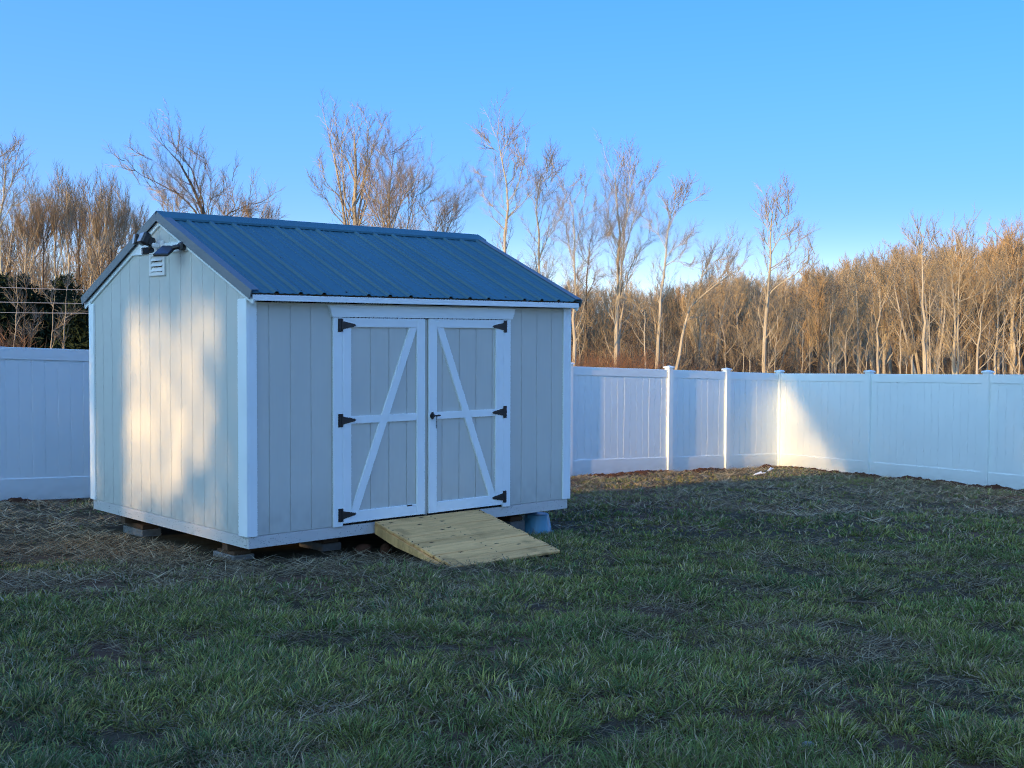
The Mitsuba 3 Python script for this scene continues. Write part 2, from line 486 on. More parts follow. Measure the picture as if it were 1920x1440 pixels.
# rake flashing: a face and a lip over the sheets
for x, xs in ((-0.048, 1), (SL + 0.053, -1)):
    for sgn in (-1, 1):
        ye = RY + sgn * 1.665
        y0 = RY + sgn * 0.0005
        m = M()
        m.add(*bar((x, y0, roof_z(y0) - 0.016), (x, ye, roof_z(ye) - 0.016), (0, 0, 1), 0.082, 0.010, 0.003))
        yl = RY + sgn * 0.145
        m.add(*bar((x + xs * 0.036, yl, roof_z(yl) + 0.026), (x + xs * 0.036, ye, roof_z(ye) + 0.026), (1, 0, 0), 0.082, 0.005, 0.002))
        part(rf, 'rake_flashing', m.get(), 'flashing_metal')

# door casing and header
part(shed, 'door_casing', bx(0.815, 0.9105, -0.030, -0.0065, 0.098, 1.913), 'white_paint')
part(shed, 'door_casing', bx(2.762, 2.858, -0.030, -0.0065, 0.098, 1.913), 'white_paint')
part(shed, 'door_header', prism([(0.768, 2.016), (2.906, 2.016), (2.872, 1.915), (0.802, 1.915)], 1, -0.040, -0.0065), 'white_paint')
part(shed, 'dark_backing', bx(0.80, 2.87, 0.006, 0.035, 0.1, 1.92), 'dark_void')  # dark sheet behind the doors, painted as the unlit inside of the shed
part(shed, 'door_stop', bx(1.812, 1.85, -0.006, 0.005, 0.11, 1.905), 'siding_paint', label='grey stop strip behind the gap between the doors')


def door(x0, x1, hinge_left, lab):
    d = part(shed, 'door', bx(x0 + 0.002, x1 - 0.002, -0.004, 0.004, 0.128, 1.905, 0.001), 'siding_paint', label=lab)
    sx0, sx1 = (0.997 - 0.912, 1.807 - 1.716) if hinge_left else (1.947 - 1.852, 2.76 - 2.668)
    lo, hi = x0 + sx0, x1 - sx1
    gro = [1.003, 1.211, 1.414, 1.613, 1.72] if hinge_left else [1.94, 2.022, 2.226, 2.432, 2.635, 2.675]
    for a, b in zip(gro[:-1], gro[1:]):
        a, b = max(a, lo - 0.01), min(b, hi + 0.01)
        part(d, 'plank', bx(a + 0.003, b - 0.003, -0.012, -0.0045, 0.16, 1.88, 0.0012), 'siding_paint')
    yf, yb = -0.032, -0.0125
    part(d, 'stile', bx(x0, lo, yf, yb, 0.122, 1.910), 'white_paint')
    part(d, 'stile', bx(hi, x1, yf, yb, 0.122, 1.910), 'white_paint')
    part(d, 'rail', bx(lo + 0.001, hi - 0.001, yf + 0.001, yb, 1.828, 1.909), 'white_paint')
    part(d, 'rail', bx(lo + 0.001, hi - 0.001, yf + 0.001, yb, 0.123, 0.222), 'white_paint')
    # brace as one convex strip cut by the rails
    wx = 0.079
    if hinge_left: poly = [(lo + 0.001, 0.224), (lo + wx, 0.224), (hi - 0.001, 1.826), (hi - wx, 1.826)]
    else: poly = [(hi - wx, 0.224), (hi - 0.001, 0.224), (lo + wx, 1.826), (lo + 0.001, 1.826)]
    part(d, 'brace', prism(poly, 1, yf + 0.002, yb), 'white_paint')
    # middle rail in two pieces, clear of the brace
    t = ((0.99 + 1.052) / 2 - 0.224) / (1.826 - 0.224)
    xa = poly[0][0] + t * (poly[3][0] - poly[0][0]); xb = xa + wx
    sl = (poly[3][0] - poly[0][0]) / 1.602
    zl, zh = 0.988, 1.052
    dz = (zh - zl) / 2
    part(d, 'rail', prism([(lo + 0.001, zl), (xa - sl * dz - 0.001, zl), (xa + sl * dz - 0.001, zh), (lo + 0.001, zh)], 1, yf + 0.003, yb), 'white_paint')
    part(d, 'rail', prism([(xb - sl * dz + 0.001, zl), (hi - 0.001, zl), (hi - 0.001, zh), (xb + sl * dz + 0.001, zh)], 1, yf + 0.003, yb), 'white_paint')
    for z in (1.845, 1.021, 0.198):
        s = 1 if hinge_left else -1
        xp = 0.880 if hinge_left else 2.784
        m = M()
        m.add(*bx(xp - 0.021, xp + 0.021, -0.0355, -0.0305, z - 0.058, z + 0.058, 0.001))
        tri = [(xp + s * 0.018, z - 0.036), (xp + s * 0.018, z + 0.036), (xp + s * 0.150, z + 0.011), (xp + s * 0.162, z), (xp + s * 0.150, z - 0.011)]
        m.add(*prism(tri, 1, -0.0395, -0.0325))
        kn = trimesh.creation.cylinder(0.0065, 0.112, sections=10); kn.apply_translation([xp + s * 0.020, -0.038, z])
        m.add(kn.vertices, kn.faces)
        for xx, zz in ((xp - 0.006, z - 0.04), (xp - 0.006, z + 0.04), (xp - 0.006, z), (xp + s * 0.06, z), (xp + s * 0.12, z)):
            cy = trimesh.creation.cylinder(0.006, 0.004, sections=8, transform=trimesh.transformations.rotation_matrix(math.pi / 2, [1, 0, 0])); cy.apply_translation([xx, -0.0405, zz])
            m.add(cy.vertices, cy.faces)
        part(d, 'hinge', m.get(), 'black_iron')
    return d


d1 = door(0.912, 1.807, True, 'left door leaf, hinged on the left')
d2 = door(1.852, 2.760, False, 'right door leaf with the black lock handle')
# T-handle lock on the right leaf
hm = M()
cy = trimesh.creation.cylinder(0.024, 0.012, sections=20, transform=trimesh.transformations.rotation_matrix(math.pi / 2, [1, 0, 0])); cy.apply_translation([1.886, -0.038, 1.022]); hm.add(cy.vertices, cy.faces)
hm.add(*bx(1.874, 1.898, -0.046, -0.036, 0.988, 1.056, 0.004))
cy = trimesh.creation.cylinder(0.009, 0.03, sections=14, transform=trimesh.transformations.rotation_matrix(math.pi / 2, [1, 0, 0])); cy.apply_translation([1.886, -0.058, 1.022]); hm.add(cy.vertices, cy.faces)
hm.add(*bar((1.868, -0.072, 1.021), (1.958, -0.072, 1.024), (0, 0, 1), 0.014, 0.012, 0.004))
part(d2, 'handle', hm.get(), 'black_iron')
part(d2, 'keyring', tubes(np.array([[[1.925, -0.06, 1.018], [1.932, -0.04, 0.985], [1.936, -0.036, 0.95], [1.937, -0.035, 0.90]]]), np.full((1, 4), 0.003), 6, False), 'black_iron')
part(d1, 'catch', bx(1.60, 1.66, -0.037, -0.0315, 0.212, 0.222, 0.001), 'black_iron')

# gable vent
vz0, vz1, vy0, vy1 = 2.288, 2.487, 1.424, 1.731
vt = part(shed, 'vent', join(bx(-0.024, -0.0065, vy0, vy0 + 0.042, vz0, vz1), bx(-0.024, -0.0065, vy1 - 0.042, vy1, vz0, vz1),
                             bx(-0.023, -0.0065, vy0 + 0.043, vy1 - 0.043, vz0, vz0 + 0.035), bx(-0.023, -0.0065, vy0 + 0.043, vy1 - 0.043, vz1 - 0.022, vz1)), 'vent_plastic', label='white louvred vent under the gable board')
part(vt, 'backing', bx(-0.009, -0.0062, vy0 + 0.04, vy1 - 0.04, vz0 + 0.03, vz1 - 0.02), 'old_wood')
for k in range(3):
    zc = vz0 + 0.062 + k * 0.048
    part(vt, 'louver', bar((-0.016, vy0 + 0.044, zc), (-0.016, vy1 - 0.044, zc), (-0.55, 0, -1), 0.054, 0.004, 0.001), 'vent_plastic')


# ------------------------------------------------------------------ security lights on the gable
def head(cx, d, up, w, h, dep, m):
    """A lamp head: bevelled shallow box facing d with a rounded back."""
    d = np.asarray(d, float) / np.linalg.norm(d); up = np.asarray(up, float); up = up - d * (up @ d); up /= np.linalg.norm(up)
    ax = np.array([np.cross(up, d), up, d])
    m.add(*obox(cx, ax, (w / 2, h / 2, dep / 2), min(w, h) * 0.16))
    m.add(*obox(np.asarray(cx) - d * dep * 0.75, ax, (w * 0.36, h * 0.36, dep * 0.5), w * 0.14))
    return ax


sl1 = thing('security_light', 'black three-headed security light on the shed gable, heads turned left', 'security light')
m = M()
m.add(*bx(-0.045, -0.0225, 1.42, 1.53, 2.47, 2.60, 0.01)); m.add(*bar((-0.045, 1.475, 2.55), (-0.12, 1.475, 2.555), (0, 0, 1), 0.045, 0.045, 0.012))
part(sl1, 'bracket', m.get(), 'vent_plastic')
dirL = np.array([-0.72, 0.45, 0.42])
for nm, c, d, w, h, dep, lens in (('lamp_head', (-0.16, 1.53, 2.612), (-0.75, 0.12, 0.35), 0.135, 0.115, 0.075, (0.108, 0.086)),
                                  ('lamp_head', (-0.17, 1.685, 2.617), (-0.72, 0.22, 0.10), 0.115, 0.095, 0.035, (0.104, 0.086)),
                                  ('lamp_head', (-0.15, 1.535, 2.505), (-0.70, 0.15, -0.1), 0.078, 0.062, 0.06, (0.05, 0.04))):
    m = M(); ax = head(c, d, (0, 0, 1), w, h, dep, m)
    k = part(sl1, nm, m.get(), 'black_iron')
    part(k, 'lens', obox(np.asarray(c) + ax[2] * dep * 0.5, ax, (lens[0] / 2, lens[1] / 2, 0.003), 0.002), 'lens_grey')
part(sl1, 'arm', join(bar((-0.115, 1.475, 2.558), (-0.15, 1.50, 2.585), (0, 0, 1), 0.028, 0.028, 0.008), bar((-0.12, 1.47, 2.55), (-0.14, 1.51, 2.512), (0, 1, 0), 0.024, 0.024, 0.007),
                      bar((-0.15, 1.50, 2.60), (-0.158, 1.66, 2.61), (0, 0, 1), 0.024, 0.024, 0.007)), 'black_iron')
sl2 = thing('security_light', 'dark flat solar panel light on the right side of the shed gable', 'security light')
part(sl2, 'mount', join(bx(-0.07, -0.0225, 1.00, 1.075, 2.49, 2.565, 0.014), bar((-0.06, 1.04, 2.53), (-0.10, 1.13, 2.512), (0, 0, 1), 0.04, 0.04, 0.012)), 'black_iron')
pb = np.array([-0.17, -0.13, -0.105]); pb /= np.linalg.norm(pb)
pa = np.array([0.61, -0.79, 0.0]); pa -= pb * (pa @ pb); pa /= np.linalg.norm(pa)
pn = np.cross(pa, pb)
if pn[2] < 0: pn = -pn; pa = -pa
pc = np.array([-0.155, 1.135, 2.488])
pax = np.array([pa, pb, pn])
k = part(sl2, 'panel', obox(pc, pax, (0.072, 0.100, 0.010), 0.005), 'black_iron')
part(k, 'cell_sheet', obox(pc + pn * 0.0105, pax, (0.064, 0.091, 0.002), 0.001), 'solar_black')
part(sl2, 'lamp_head', obox(pc - pn * 0.0125 + pb * 0.06, pax, (0.056, 0.034, 0.003), 0.002), 'lens_grey')

# ------------------------------------------------------------------ ramp
ramp = thing('wooden_ramp', 'short ramp of yellowish new boards leading up to the shed doors', 'ramp')
ra, rb = np.array([0, -0.032, 0.112]), np.array([0, -1.10, -0.148])
rd = rb - ra; rl = np.linalg.norm(rd); rd /= rl
rn = np.array([0, -rd[2], rd[1]]); rn = rn if rn[2] > 0 else -rn
nb = 8; bw_ = rl / nb
for kk in range(nb):
    dx0, dx1 = R.uniform(-0.006, 0.006, 2)
    c = ra + rd * bw_ * (kk + 0.5) - rn * (0.014 + R.uniform(0, 0.0025))
    tw = R.uniform(-0.004, 0.004)
    ax = np.array([[1, 0, tw], [0, rd[1], rd[2]], [-tw, rn[1], rn[2]]])
    part(ramp, 'board', obox((1.845 + 0.055 * (kk + 0.5) / nb + (dx0 + dx1) / 2, c[1], c[2]), ax, (0.608, bw_ / 2 - 0.0032, 0.013), 0.004), 'wood')
for x in (1.262, 1.845, 2.428):
    pl = [(ra[1] - 0.002, ra[2] - 0.030), (ra[1] - 0.002, ra[2] - 0.112), (ra[1] - 0.30, ra[2] - 0.19), (rb[1] + 0.03, rb[2] - 0.035), (rb[1] + 0.03, rb[2] - 0.028)]
    part(ramp, 'stringer', prism(pl, 0, x - 0.019, x + 0.019), 'wood')
sm = M()
for kk in range(nb):
    for x in (1.262, 1.845, 2.428):
        for fr in (0.28, 0.72):
            c = ra + rd * bw_ * (kk + fr) - rn * 0.0015
            sm.add(*obox((x + 0.055 * (kk + 0.5) / nb, c[1], c[2]), np.array([[1, 0, 0], [0, rd[1], rd[2]], [0, rn[1], rn[2]]]), (0.0055, 0.0055, 0.0022), 0.002))
part(ramp, 'screws', sm.get(), 'black_iron')
labels[f'{ramp}__screws'] = {'kind': 'stuff'}

# ------------------------------------------------------------------ blocks and tub under the shed
def cblock(x0, x1, y0, y1, z1, lab):
    k = thing('concrete_block', lab, 'concrete block')
    z0 = float(zg((x0 + x1) / 2, (y0 + y1) / 2)) - 0.02
    part(k, 'block', bx(x0, x1, y0, y1, z0, z1, 0.006), 'concrete')
    part(k, 'shim', bx(x0 + 0.015, x1 - 0.02, y0 + 0.02, y1 - 0.05, z1 + 0.001, -0.077, 0.004), 'old_wood')


cblock(0.03, 0.23, 0.30, 0.66, -0.105, "grey concrete block under the shed's near corner with a brown wood shim")
cblock(0.10, 0.30, 2.18, 2.60, -0.125, 'grey concrete block under the far end of the gable wall')
cblock(3.14, 3.34, 0.28, 0.62, -0.125, "grey concrete block beside the blue tub under the shed's right end")
cblock(0.95, 1.15, 0.35, 0.75, -0.115, 'dark concrete block deep in the shadow under the front wall, left of the ramp')
tz = float(zg(3.52, 0.32))
whole('plastic_tub', lathe([(0.0, 0.205), (0.118, 0.205), (0.126, 0.197), (0.158, 0.028), (0.176, 0.024), (0.178, 0.0), (0.16, 0.0)], (3.52, 0.30, tz - 0.01), 32), 'tub_plastic',
      "light blue plastic tub standing upside down under the shed's right end", 'tub', smooth=30)


# ------------------------------------------------------------------ fence
def fence(p0, dirx, posts, lab, inward, gap=0.003):
    """posts: distances along the run; inward: unit normal to the yard."""
    fk = thing('vinyl_fence', lab, 'fence')
    dirx, inward = np.asarray(dirx, float), np.asarray(inward, float)
    p0 = np.asarray(p0, float)
    ztop = lambda P: 1.60 - 0.0400 * P[0] - 0.0190 * (P[1] - 5.9)
    up = np.array([0, 0, 1.0])

    def vbox(P, w, t, z0, z1, ch=0.003):
        return obox((P[0], P[1], (z0 + z1) / 2), np.array([dirx, np.cross(up, dirx), up]), (w / 2, t / 2, (z1 - z0) / 2), ch)

    for n_, s in enumerate(posts):
        P = p0 + dirx * s
        zt_ = ztop(P)
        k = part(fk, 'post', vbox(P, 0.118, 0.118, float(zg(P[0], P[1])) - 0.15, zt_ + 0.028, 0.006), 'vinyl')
        c0 = zt_ + 0.028
        h = 0.073
        ring = lambda r, z: np.array([P[:2].tolist() + [z] for _ in range(4)]) + np.array([(a * dirx + b * np.cross(up, dirx)) * r for a, b in ((-1, -1), (1, -1), (1, 1), (-1, 1))])
        vv = np.vstack([ring(h, c0), ring(h, c0 + 0.020), ring(h * 0.92, c0 + 0.026), ring(0.0, c0 + 0.046)])
        hull = trimesh.convex.convex_hull(vv)
        part(k, 'cap', (hull.vertices, hull.faces), 'vinyl')
    for s0, s1 in zip(posts[:-1], posts[1:]):
        A, Bq = p0 + dirx * (s0 + 0.060), p0 + dirx * (s1 - 0.060)
        mid = (A + Bq) / 2
        pn_ = part(fk, 'panel', None, 'vinyl')
        tA, tB = ztop(A), ztop(Bq)
        off = -np.cross(up, dirx)
        for nm, d0, w, t in (('rail', -0.072, 0.145, 0.052), ('rail', -1.700, 0.270, 0.052)):
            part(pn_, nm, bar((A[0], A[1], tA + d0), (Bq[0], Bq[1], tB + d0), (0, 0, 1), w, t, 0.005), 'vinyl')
        n = max(1, round((s1 - s0 - 0.12) / 0.158)); L = (s1 - s0 - 0.12) / n
        for q_ in range(n):
            c = p0 + dirx * (s0 + 0.06 + (q_ + 0.5) * L)
            zt2 = ztop(c)
            j = R.uniform(-0.0012, 0.0012)
            cc = c + inward * j
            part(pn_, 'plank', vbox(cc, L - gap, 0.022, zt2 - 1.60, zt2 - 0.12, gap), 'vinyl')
        part(pn_, 'spline', vbox(mid, (s1 - s0 - 0.13), 0.010, min(tA, tB) - 1.60, min(tA, tB) - 0.12, 0.001), 'vinyl')
    return fk


bdir = np.array([1, -0.030, 0]); bdir /= np.linalg.norm(bdir)
P0 = np.array([0.0, 5.93, 0.0])
fence(P0, bdir, [-5.4, -2.96, -0.52, 1.92, 4.36, 6.80, 9.24, 11.69, 13.27, 14.86], 'long white vinyl privacy fence running behind the shed to the far corner', (-bdir[1] * -1, -bdir[0], 0))
corner = P0 + bdir * 14.86
sdir = np.array([13.55 - corner[0], 0.0 - corner[1], 0]); sdir /= np.linalg.norm(sdir)
fence(corner, sdir, [0, 2.40, 4.98, 7.42, 9.86], 'white vinyl fence run on the right, coming forward from the far corner', (-1, 0, 0), 0.0012)
# the side run shares the corner post of the back run
for k in [k for k in scene if k.startswith('vinyl_fence_001__post') and k.split('__')[1] == 'post']: del scene[k]


# loose soil along the fence foot
def soil_ridge(A, Bq, n, w, nrm):
    t = np.linspace(0, 1, n)[:, None]; C = A + (Bq - A) * t
    cols = np.linspace(0.06, -1.0, 16)
    out = []
    for c in cols:
        wn = meshkit.fbm(np.stack([C[:, 0] * 1.1, C[:, 1] * 1.1, np.full(n, 3.0)], -1), 5)
        ww = w * (0.15 + 1.7 * wn)
        P = C[:, :2] - np.asarray(nrm)[:2] * (c * ww)[:, None]
        z = zg(P[:, 0], P[:, 1])
        q3 = np.stack([P[:, 0], P[:, 1], np.zeros(n)], -1)
        bumpz = meshkit.fbm(q3 * 2.3, 2, 9) * 0.45 + meshkit.fbm(q3 * 11, 3, 4) * 0.35 + meshkit.fbm(q3 * 31, 2, 6) * 0.2
        prof = np.sin(np.pi * np.clip((-c + 0.06) / 1.06, 0, 1) ** 0.7)
        z = z - 0.03 + prof * (0.005 + 0.17 * bumpz ** 1.6)
        out.append(np.column_stack([P, z]))
    V = np.stack(out, 1); k = len(cols)
    i, j = np.meshgrid(np.arange(n - 1), np.arange(k - 1), indexing='ij'); q = (i * k + j).ravel()
    return V.reshape(-1, 3), np.stack([q, q + 1, q + k + 1, q + k], -1)


inn = np.array([0, -1.0, 0])
cA = np.array([6.0, 5.7, 0]); cB = corner + np.array([0.0, -0.03, 0])
scene['soil_strip'] = mikit.ply(join(*[(v, np.vstack([f[:, [0, 1, 2]], f[:, [0, 2, 3]]])) for v, f in (
    soil_ridge(cA, cB, 520, 0.44, inn), soil_ridge(corner, corner + sdir * 8.5, 480, 0.26, (-1, 0, 0)), soil_ridge(np.array([-3, 5.98, 0]), np.array([2.5, 5.84, 0]), 260, 0.16, inn))]), 'soil', smooth=50)
labels['soil_strip'] = {'label': 'strip of loose reddish brown soil along the foot of the white fence', 'category': 'soil', 'kind': 'structure'}


def lump(c, s, seed, sub=2):
    m = trimesh.creation.icosphere(sub, 1.0)
    v = np.array(m.vertices) * (0.75 + 0.5 * meshkit.fbm(np.array(m.vertices) * 1.6 + seed, 3, seed)[:, None])
    return v * np.asarray(s) + np.asarray(c), np.array(m.faces)


for c, s, lab in (((1.18, 0.06), (0.085, 0.06, 0.05), 'larger reddish clod of earth left of the ramp'), ((1.34, -0.06), (0.05, 0.045, 0.055), 'smaller pointed clod of earth beside the ramp')):
    whole('earth_clod', lump((*c, float(zg(*c)) + 0.03), s, 3), 'soil', lab, 'clod', smooth=40)
for c, a, ln, lab in (((13.46, 4.66), 0.3, 0.20, 'white plastic scrap on the soil near the far fence corner'), ((12.45, 4.15), -0.5, 0.22, 'white plastic scrap lying on grass in front of the soil strip')):
    z = float(zg(*c)) + 0.035
    dd = np.array([math.cos(a), math.sin(a), 0.12]) * ln / 2
    whole('plastic_scrap', join(bar(np.array([*c, z]) - dd, np.array([*c, z]) + dd, (math.sin(a), -math.cos(a), 0.4), 0.07, 0.02, 0.006), bar(np.array([*c, z]) - dd * 0.8, np.array([*c, z + 0.03]) + dd * 0.4, (0, 0, 1), 0.03, 0.02, 0.005)), 'white_plastic', lab, 'plastic scrap')
whole('small_stone', lump((-0.75, -5.94, float(zg(-0.75, -5.94)) + 0.015), (0.035, 0.028, 0.022), 5), 'concrete', 'small tan stone in the grass at the bottom of the picture', 'stone', smooth=40)
for c, a, ln, lab in (((4.6, -3.3), -0.75, 0.42, 'pale stick lying in the grass on the right, nearer the fence'), ((2.55, -4.2), -0.85, 0.36, 'brown stick lying in the grass on the right, nearer the camera')):
    t = np.linspace(-0.5, 0.5, 5)[:, None]
    P = np.array([*c, 0]) + t * ln * np.array([math.cos(a), math.sin(a), 0]) + np.column_stack([R.normal(0, 0.012, 5), R.normal(0, 0.012, 5), np.zeros(5)])
    P[:, 2] = zg(P[:, 0], P[:, 1]) + 0.035
    whole('stick', tubes(P[None], np.array([[0.008, 0.009, 0.008, 0.006, 0.003]]), 6), 'bark_dark', lab, 'stick', smooth=True)

# ------------------------------------------------------------------ grass, straw
def in_view(P, pad=0.12):
    d = P - CAM; z = d @ FW
    sx, sy = (d @ RIGHT) / z, (d @ UP) / z
    return (z > 0.5) & (np.abs(sx) < 960 / F_PX + pad) & (np.abs(sy) < 720 / F_PX + pad * 0.8)


def yard_mask(x, y):
    bk = 5.93 - 0.030 * x - 0.10
    sd = corner[0] - (corner[1] - y) * (corner[0] - 13.55) / corner[1] - 0.10
    under_shed = (x > -0.02) & (x < SL + 0.02) & (y > 0.02) & (y < SD + 0.02)
    on_ramp = (x > 1.235) & (x < 2.455) & (y > -1.11) & (y < 0.05)
    return (y < bk) & (x < sd) & ~under_shed & ~on_ramp


def nz(x, y, s, seed): return meshkit.fbm(np.stack([x * s, y * s, np.full_like(x, seed * 3.7)], -1), 3, seed)


def bare_amount(x, y):
    """How bare or strawy the lawn is (0 green .. 1 bare)."""
    d = (y + 0.7 * x) / 1.22 + (nz(x, y, 1.3, 3) - 0.5) * 1.1
    left = ss(-0.25, 0.3, d) * ss(1.0, 0.3, x) * 1.0                                # worn ground left of the shed
    front = ss(0.5, 0.0, np.maximum(np.maximum(-1.6 - x, x - 1.3), np.abs(y + 0.25) - 0.35)) * 0.9
    far = ss(6.5, 9.0, x + 0.9 * y) * ss(16, 10, np.abs(x - 3) + 0 * y) * 0.42 + 0.3 * ss(1.2, 0.2, 5.6 - y) + 0.2 * ss(1.4, 0.3, corner[0] - 0.22 * (corner[1] - y) - x)
    strip = ss(0.95, 0.2, np.abs(d + 1.05)) * ss(1.4, 0.2, x) * (0.25 + 0.9 * ss(0.46, 0.6, nz(x, y, 1.9, 12)))
    n = nz(x, y, 0.8, 1); n2 = nz(x, y, 2.6, 2)
    base = np.maximum.reduce([left, front, far, strip])
    return np.clip(base * (0.5 + 0.9 * n) + 0.85 * ss(0.52, 0.66, n * 0.5 + n2 * 0.5), 0, 1)


def scatter(n, lo, hi):
    """n points in the yard in view, by distance band from the camera (uniform per ground area)."""
    r = np.sqrt(R.uniform(lo ** 2, hi ** 2, int(n)))
    th = math.degrees(YAW) + R.uniform(-29, 29, int(n))
    x, y = CAM[0] + r * np.cos(np.radians(th)), CAM[1] + r * np.sin(np.radians(th))
    k = yard_mask(x, y); x, y = x[k], y[k]
    P = np.stack([x, y, zg(x, y)], -1)
    k = in_view(P)
    return P[k], np.hypot(P[k, 0] - CAM[0], P[k, 1] - CAM[1])


def blades(P, az, lean, L, W, bend, col):
    """Blades of five vertices and three triangles: az their heading, lean from upright, bend at the tip."""
    n = len(P)
    h = np.stack([np.cos(az), np.sin(az), np.zeros(n)], -1); up = np.array([0, 0, 1.0])
    tw = R.uniform(0, np.pi, n)
    side = np.stack([np.cos(tw), np.sin(tw), np.zeros(n)], -1)
    d1 = h * np.sin(lean)[:, None] + up * np.cos(lean)[:, None]
    l2 = np.minimum(lean + bend, 1.75)
    d2 = h * np.sin(l2)[:, None] + up * np.cos(l2)[:, None]
    m = P + d1 * (L * 0.5)[:, None]; tip = m + d2 * (L * 0.5)[:, None]
    w = (side * W[:, None]) * 0.5
    v = np.stack([P - w, P + w, m - w * 0.8, m + w * 0.8, tip], 1)
    f = np.array([[0, 1, 3], [0, 3, 2], [2, 3, 4]])[None] + (np.arange(n) * 5)[:, None, None]
    c = np.repeat(col[:, None], 5, 1)
    return v.reshape(-1, 3), f.reshape(-1, 3), c.reshape(-1, 3)


GREEN = np.array([[0.105, 0.148, 0.050], [0.136, 0.172, 0.052], [0.19, 0.205, 0.058], [0.255, 0.25, 0.078], [0.086, 0.13, 0.052]])
DRY = np.array([[0.31, 0.235, 0.135], [0.43, 0.345, 0.21], [0.20, 0.145, 0.09], [0.51, 0.42, 0.27]])
gv, gf, gc, gn = [], [], [], 0
sv, sf, sc_, sn = [], [], [], 0


def green_index(x, y, n):
    return (nz(x, y, 1.1, 6) - 0.3) * 11 + R.normal(0, 1.0, n)


# per band of distance: tufts, blades per tuft, thin blades between, flat stalks, blade width
for lo, hi, n_t, per, n_thin, n_flat, wid in ((2.6, 5.5, 560, 95, 19000, 30000, 0.0056), (5.5, 8.5, 1200, 62, 30000, 48000, 0.0070), (8.5, 12.5, 2500, 34, 42000, 74000, 0.0095), (12.5, 25, 5600, 14, 60000, 150000, 0.015)):
    # tufts that radiate from a crown
    C, dist = scatter(n_t * 2.1, lo, hi)
    x, y = C[:, 0], C[:, 1]
    bare, vig = bare_amount(x, y), nz(x, y, 1.7, 4)
    keep = R.random(len(C)) > bare * 0.95
    C, bare, vig, x, y = C[keep], bare[keep], vig[keep], x[keep], y[keep]
    size = R.lognormal(0, 0.5, len(C)) * (0.45 + 0.95 * ss(0.38, 0.62, vig))
    cnt = np.maximum(4, per * np.clip(size, 0.3, 2.2)).astype(int)
    idx = np.repeat(np.arange(len(C)), cnt); n = len(idx)
    a0 = R.uniform(0, 2 * np.pi, n); rr = np.sqrt(R.random(n))
    P = C[idx] + np.stack([np.cos(a0) * rr * 0.07 * size[idx], np.sin(a0) * rr * 0.07 * size[idx], np.full(n, -0.004)], -1)
    lean = 0.12 + 0.95 * rr * R.uniform(0.4, 1.2, n)
    L = R.uniform(0.030, 0.076, n) * np.clip(0.6 + 0.45 * size[idx], 0.6, 1.5) * (1 - 0.4 * bare[idx])
    gi = np.clip(green_index(x, y, len(C))[idx] + R.normal(0, 0.6, n), 0, 4.99).astype(int)
    col = 1.15 * GREEN[gi] * R.uniform(0.65, 1.35, (n, 1)) * R.uniform(0.65, 1.4, (len(C), 1))[idx]
    dry = R.random(n) < (0.24 + 0.42 * bare[idx])
    col = np.where(dry[:, None], DRY[R.integers(0, 4, n)] * R.uniform(0.7, 1.1, (n, 1)), col)
    v, f, c = blades(P, a0 + R.normal(0, 0.5, n), lean, L, wid * R.uniform(0.6, 1.25, n), np.abs(R.normal(0.5, 0.35, n)), col)
    gv.append(v); gf.append(f + gn); gc.append(c); gn += len(v)
    # short thin blades between the tufts
    C, dist = scatter(n_thin * 1.9, lo, hi)
    x, y = C[:, 0], C[:, 1]
    bare, gap = bare_amount(x, y), nz(x, y, 4.2, 11)
    keep = R.random(len(C)) > np.clip(bare * 0.9 + 0.95 * ss(0.42, 0.56, gap), 0, 0.98)
    P, bare, x, y = C[keep], bare[keep], x[keep], y[keep]; n = len(P)
    col = GREEN[np.clip(green_index(x, y, n), 0, 4.99).astype(int)] * R.uniform(0.55, 1.15, (n, 1))
    dry = R.random(n) < (0.42 + 0.45 * bare)
    col = np.where(dry[:, None], DRY[R.integers(0, 4, n)] * R.uniform(0.3, 0.8, (n, 1)), col)
    v, f, c = blades(P - [0, 0, 0.004], R.uniform(0, 6.283, n), np.abs(R.normal(1.0, 0.4, n)), R.uniform(0.025, 0.065, n), wid * R.uniform(0.5, 1.05, n), np.abs(R.normal(0.4, 0.4, n)), col)
    gv.append(v); gf.append(f + gn); gc.append(c); gn += len(v)
    # dead stalks lying flat
    C, dist = scatter(n_flat * 1.9, lo, hi)
    bare = bare_amount(C[:, 0], C[:, 1]); thin = nz(C[:, 0], C[:, 1], 3.0, 8)
    keep = R.random(len(C)) < (0.15 + 0.45 * bare) * (0.2 + ss(0.38, 0.60, thin))
    P = C[keep]; n = len(P)
    P = P + np.column_stack([np.zeros((n, 2)), R.uniform(0.003, 0.026, n)])
    col = DRY[R.integers(0, 4, n)] * R.uniform(0.35, 1.05, (n, 1)) * (0.55 + 0.45 * bare[keep] + 0.5 * ss(11, 15, dist[keep]))[:, None]
    v, f, c = blades(P, R.normal(-0.6, 0.8, n) + np.pi * R.integers(0, 2, n), R.uniform(1.2, 1.62, n), R.uniform(0.05, 0.2, n), wid * R.uniform(0.6, 1.2, n), R.normal(0, 0.2, n), col)
    sv.append(v); sf.append(f + sn); sc_.append(c); sn += len(v)
whole('grass', (np.vstack(gv), np.vstack(gf)), 'grass_mat', 'patchy green winter grass growing in tufts over the yard', 'grass', kind='stuff', color=np.vstack(gc))
whole('dry_straw', (np.vstack(sv), np.vstack(sf)), 'grass_mat', 'dead straw and dry stalks lying on the bare ground of the yard', 'straw', kind='stuff', color=np.vstack(sc_))

# ------------------------------------------------------------------ trees
TR = np.random.default_rng(21)


def unit(a): return a / (np.linalg.norm(a, axis=-1, keepdims=True) + 1e-12)


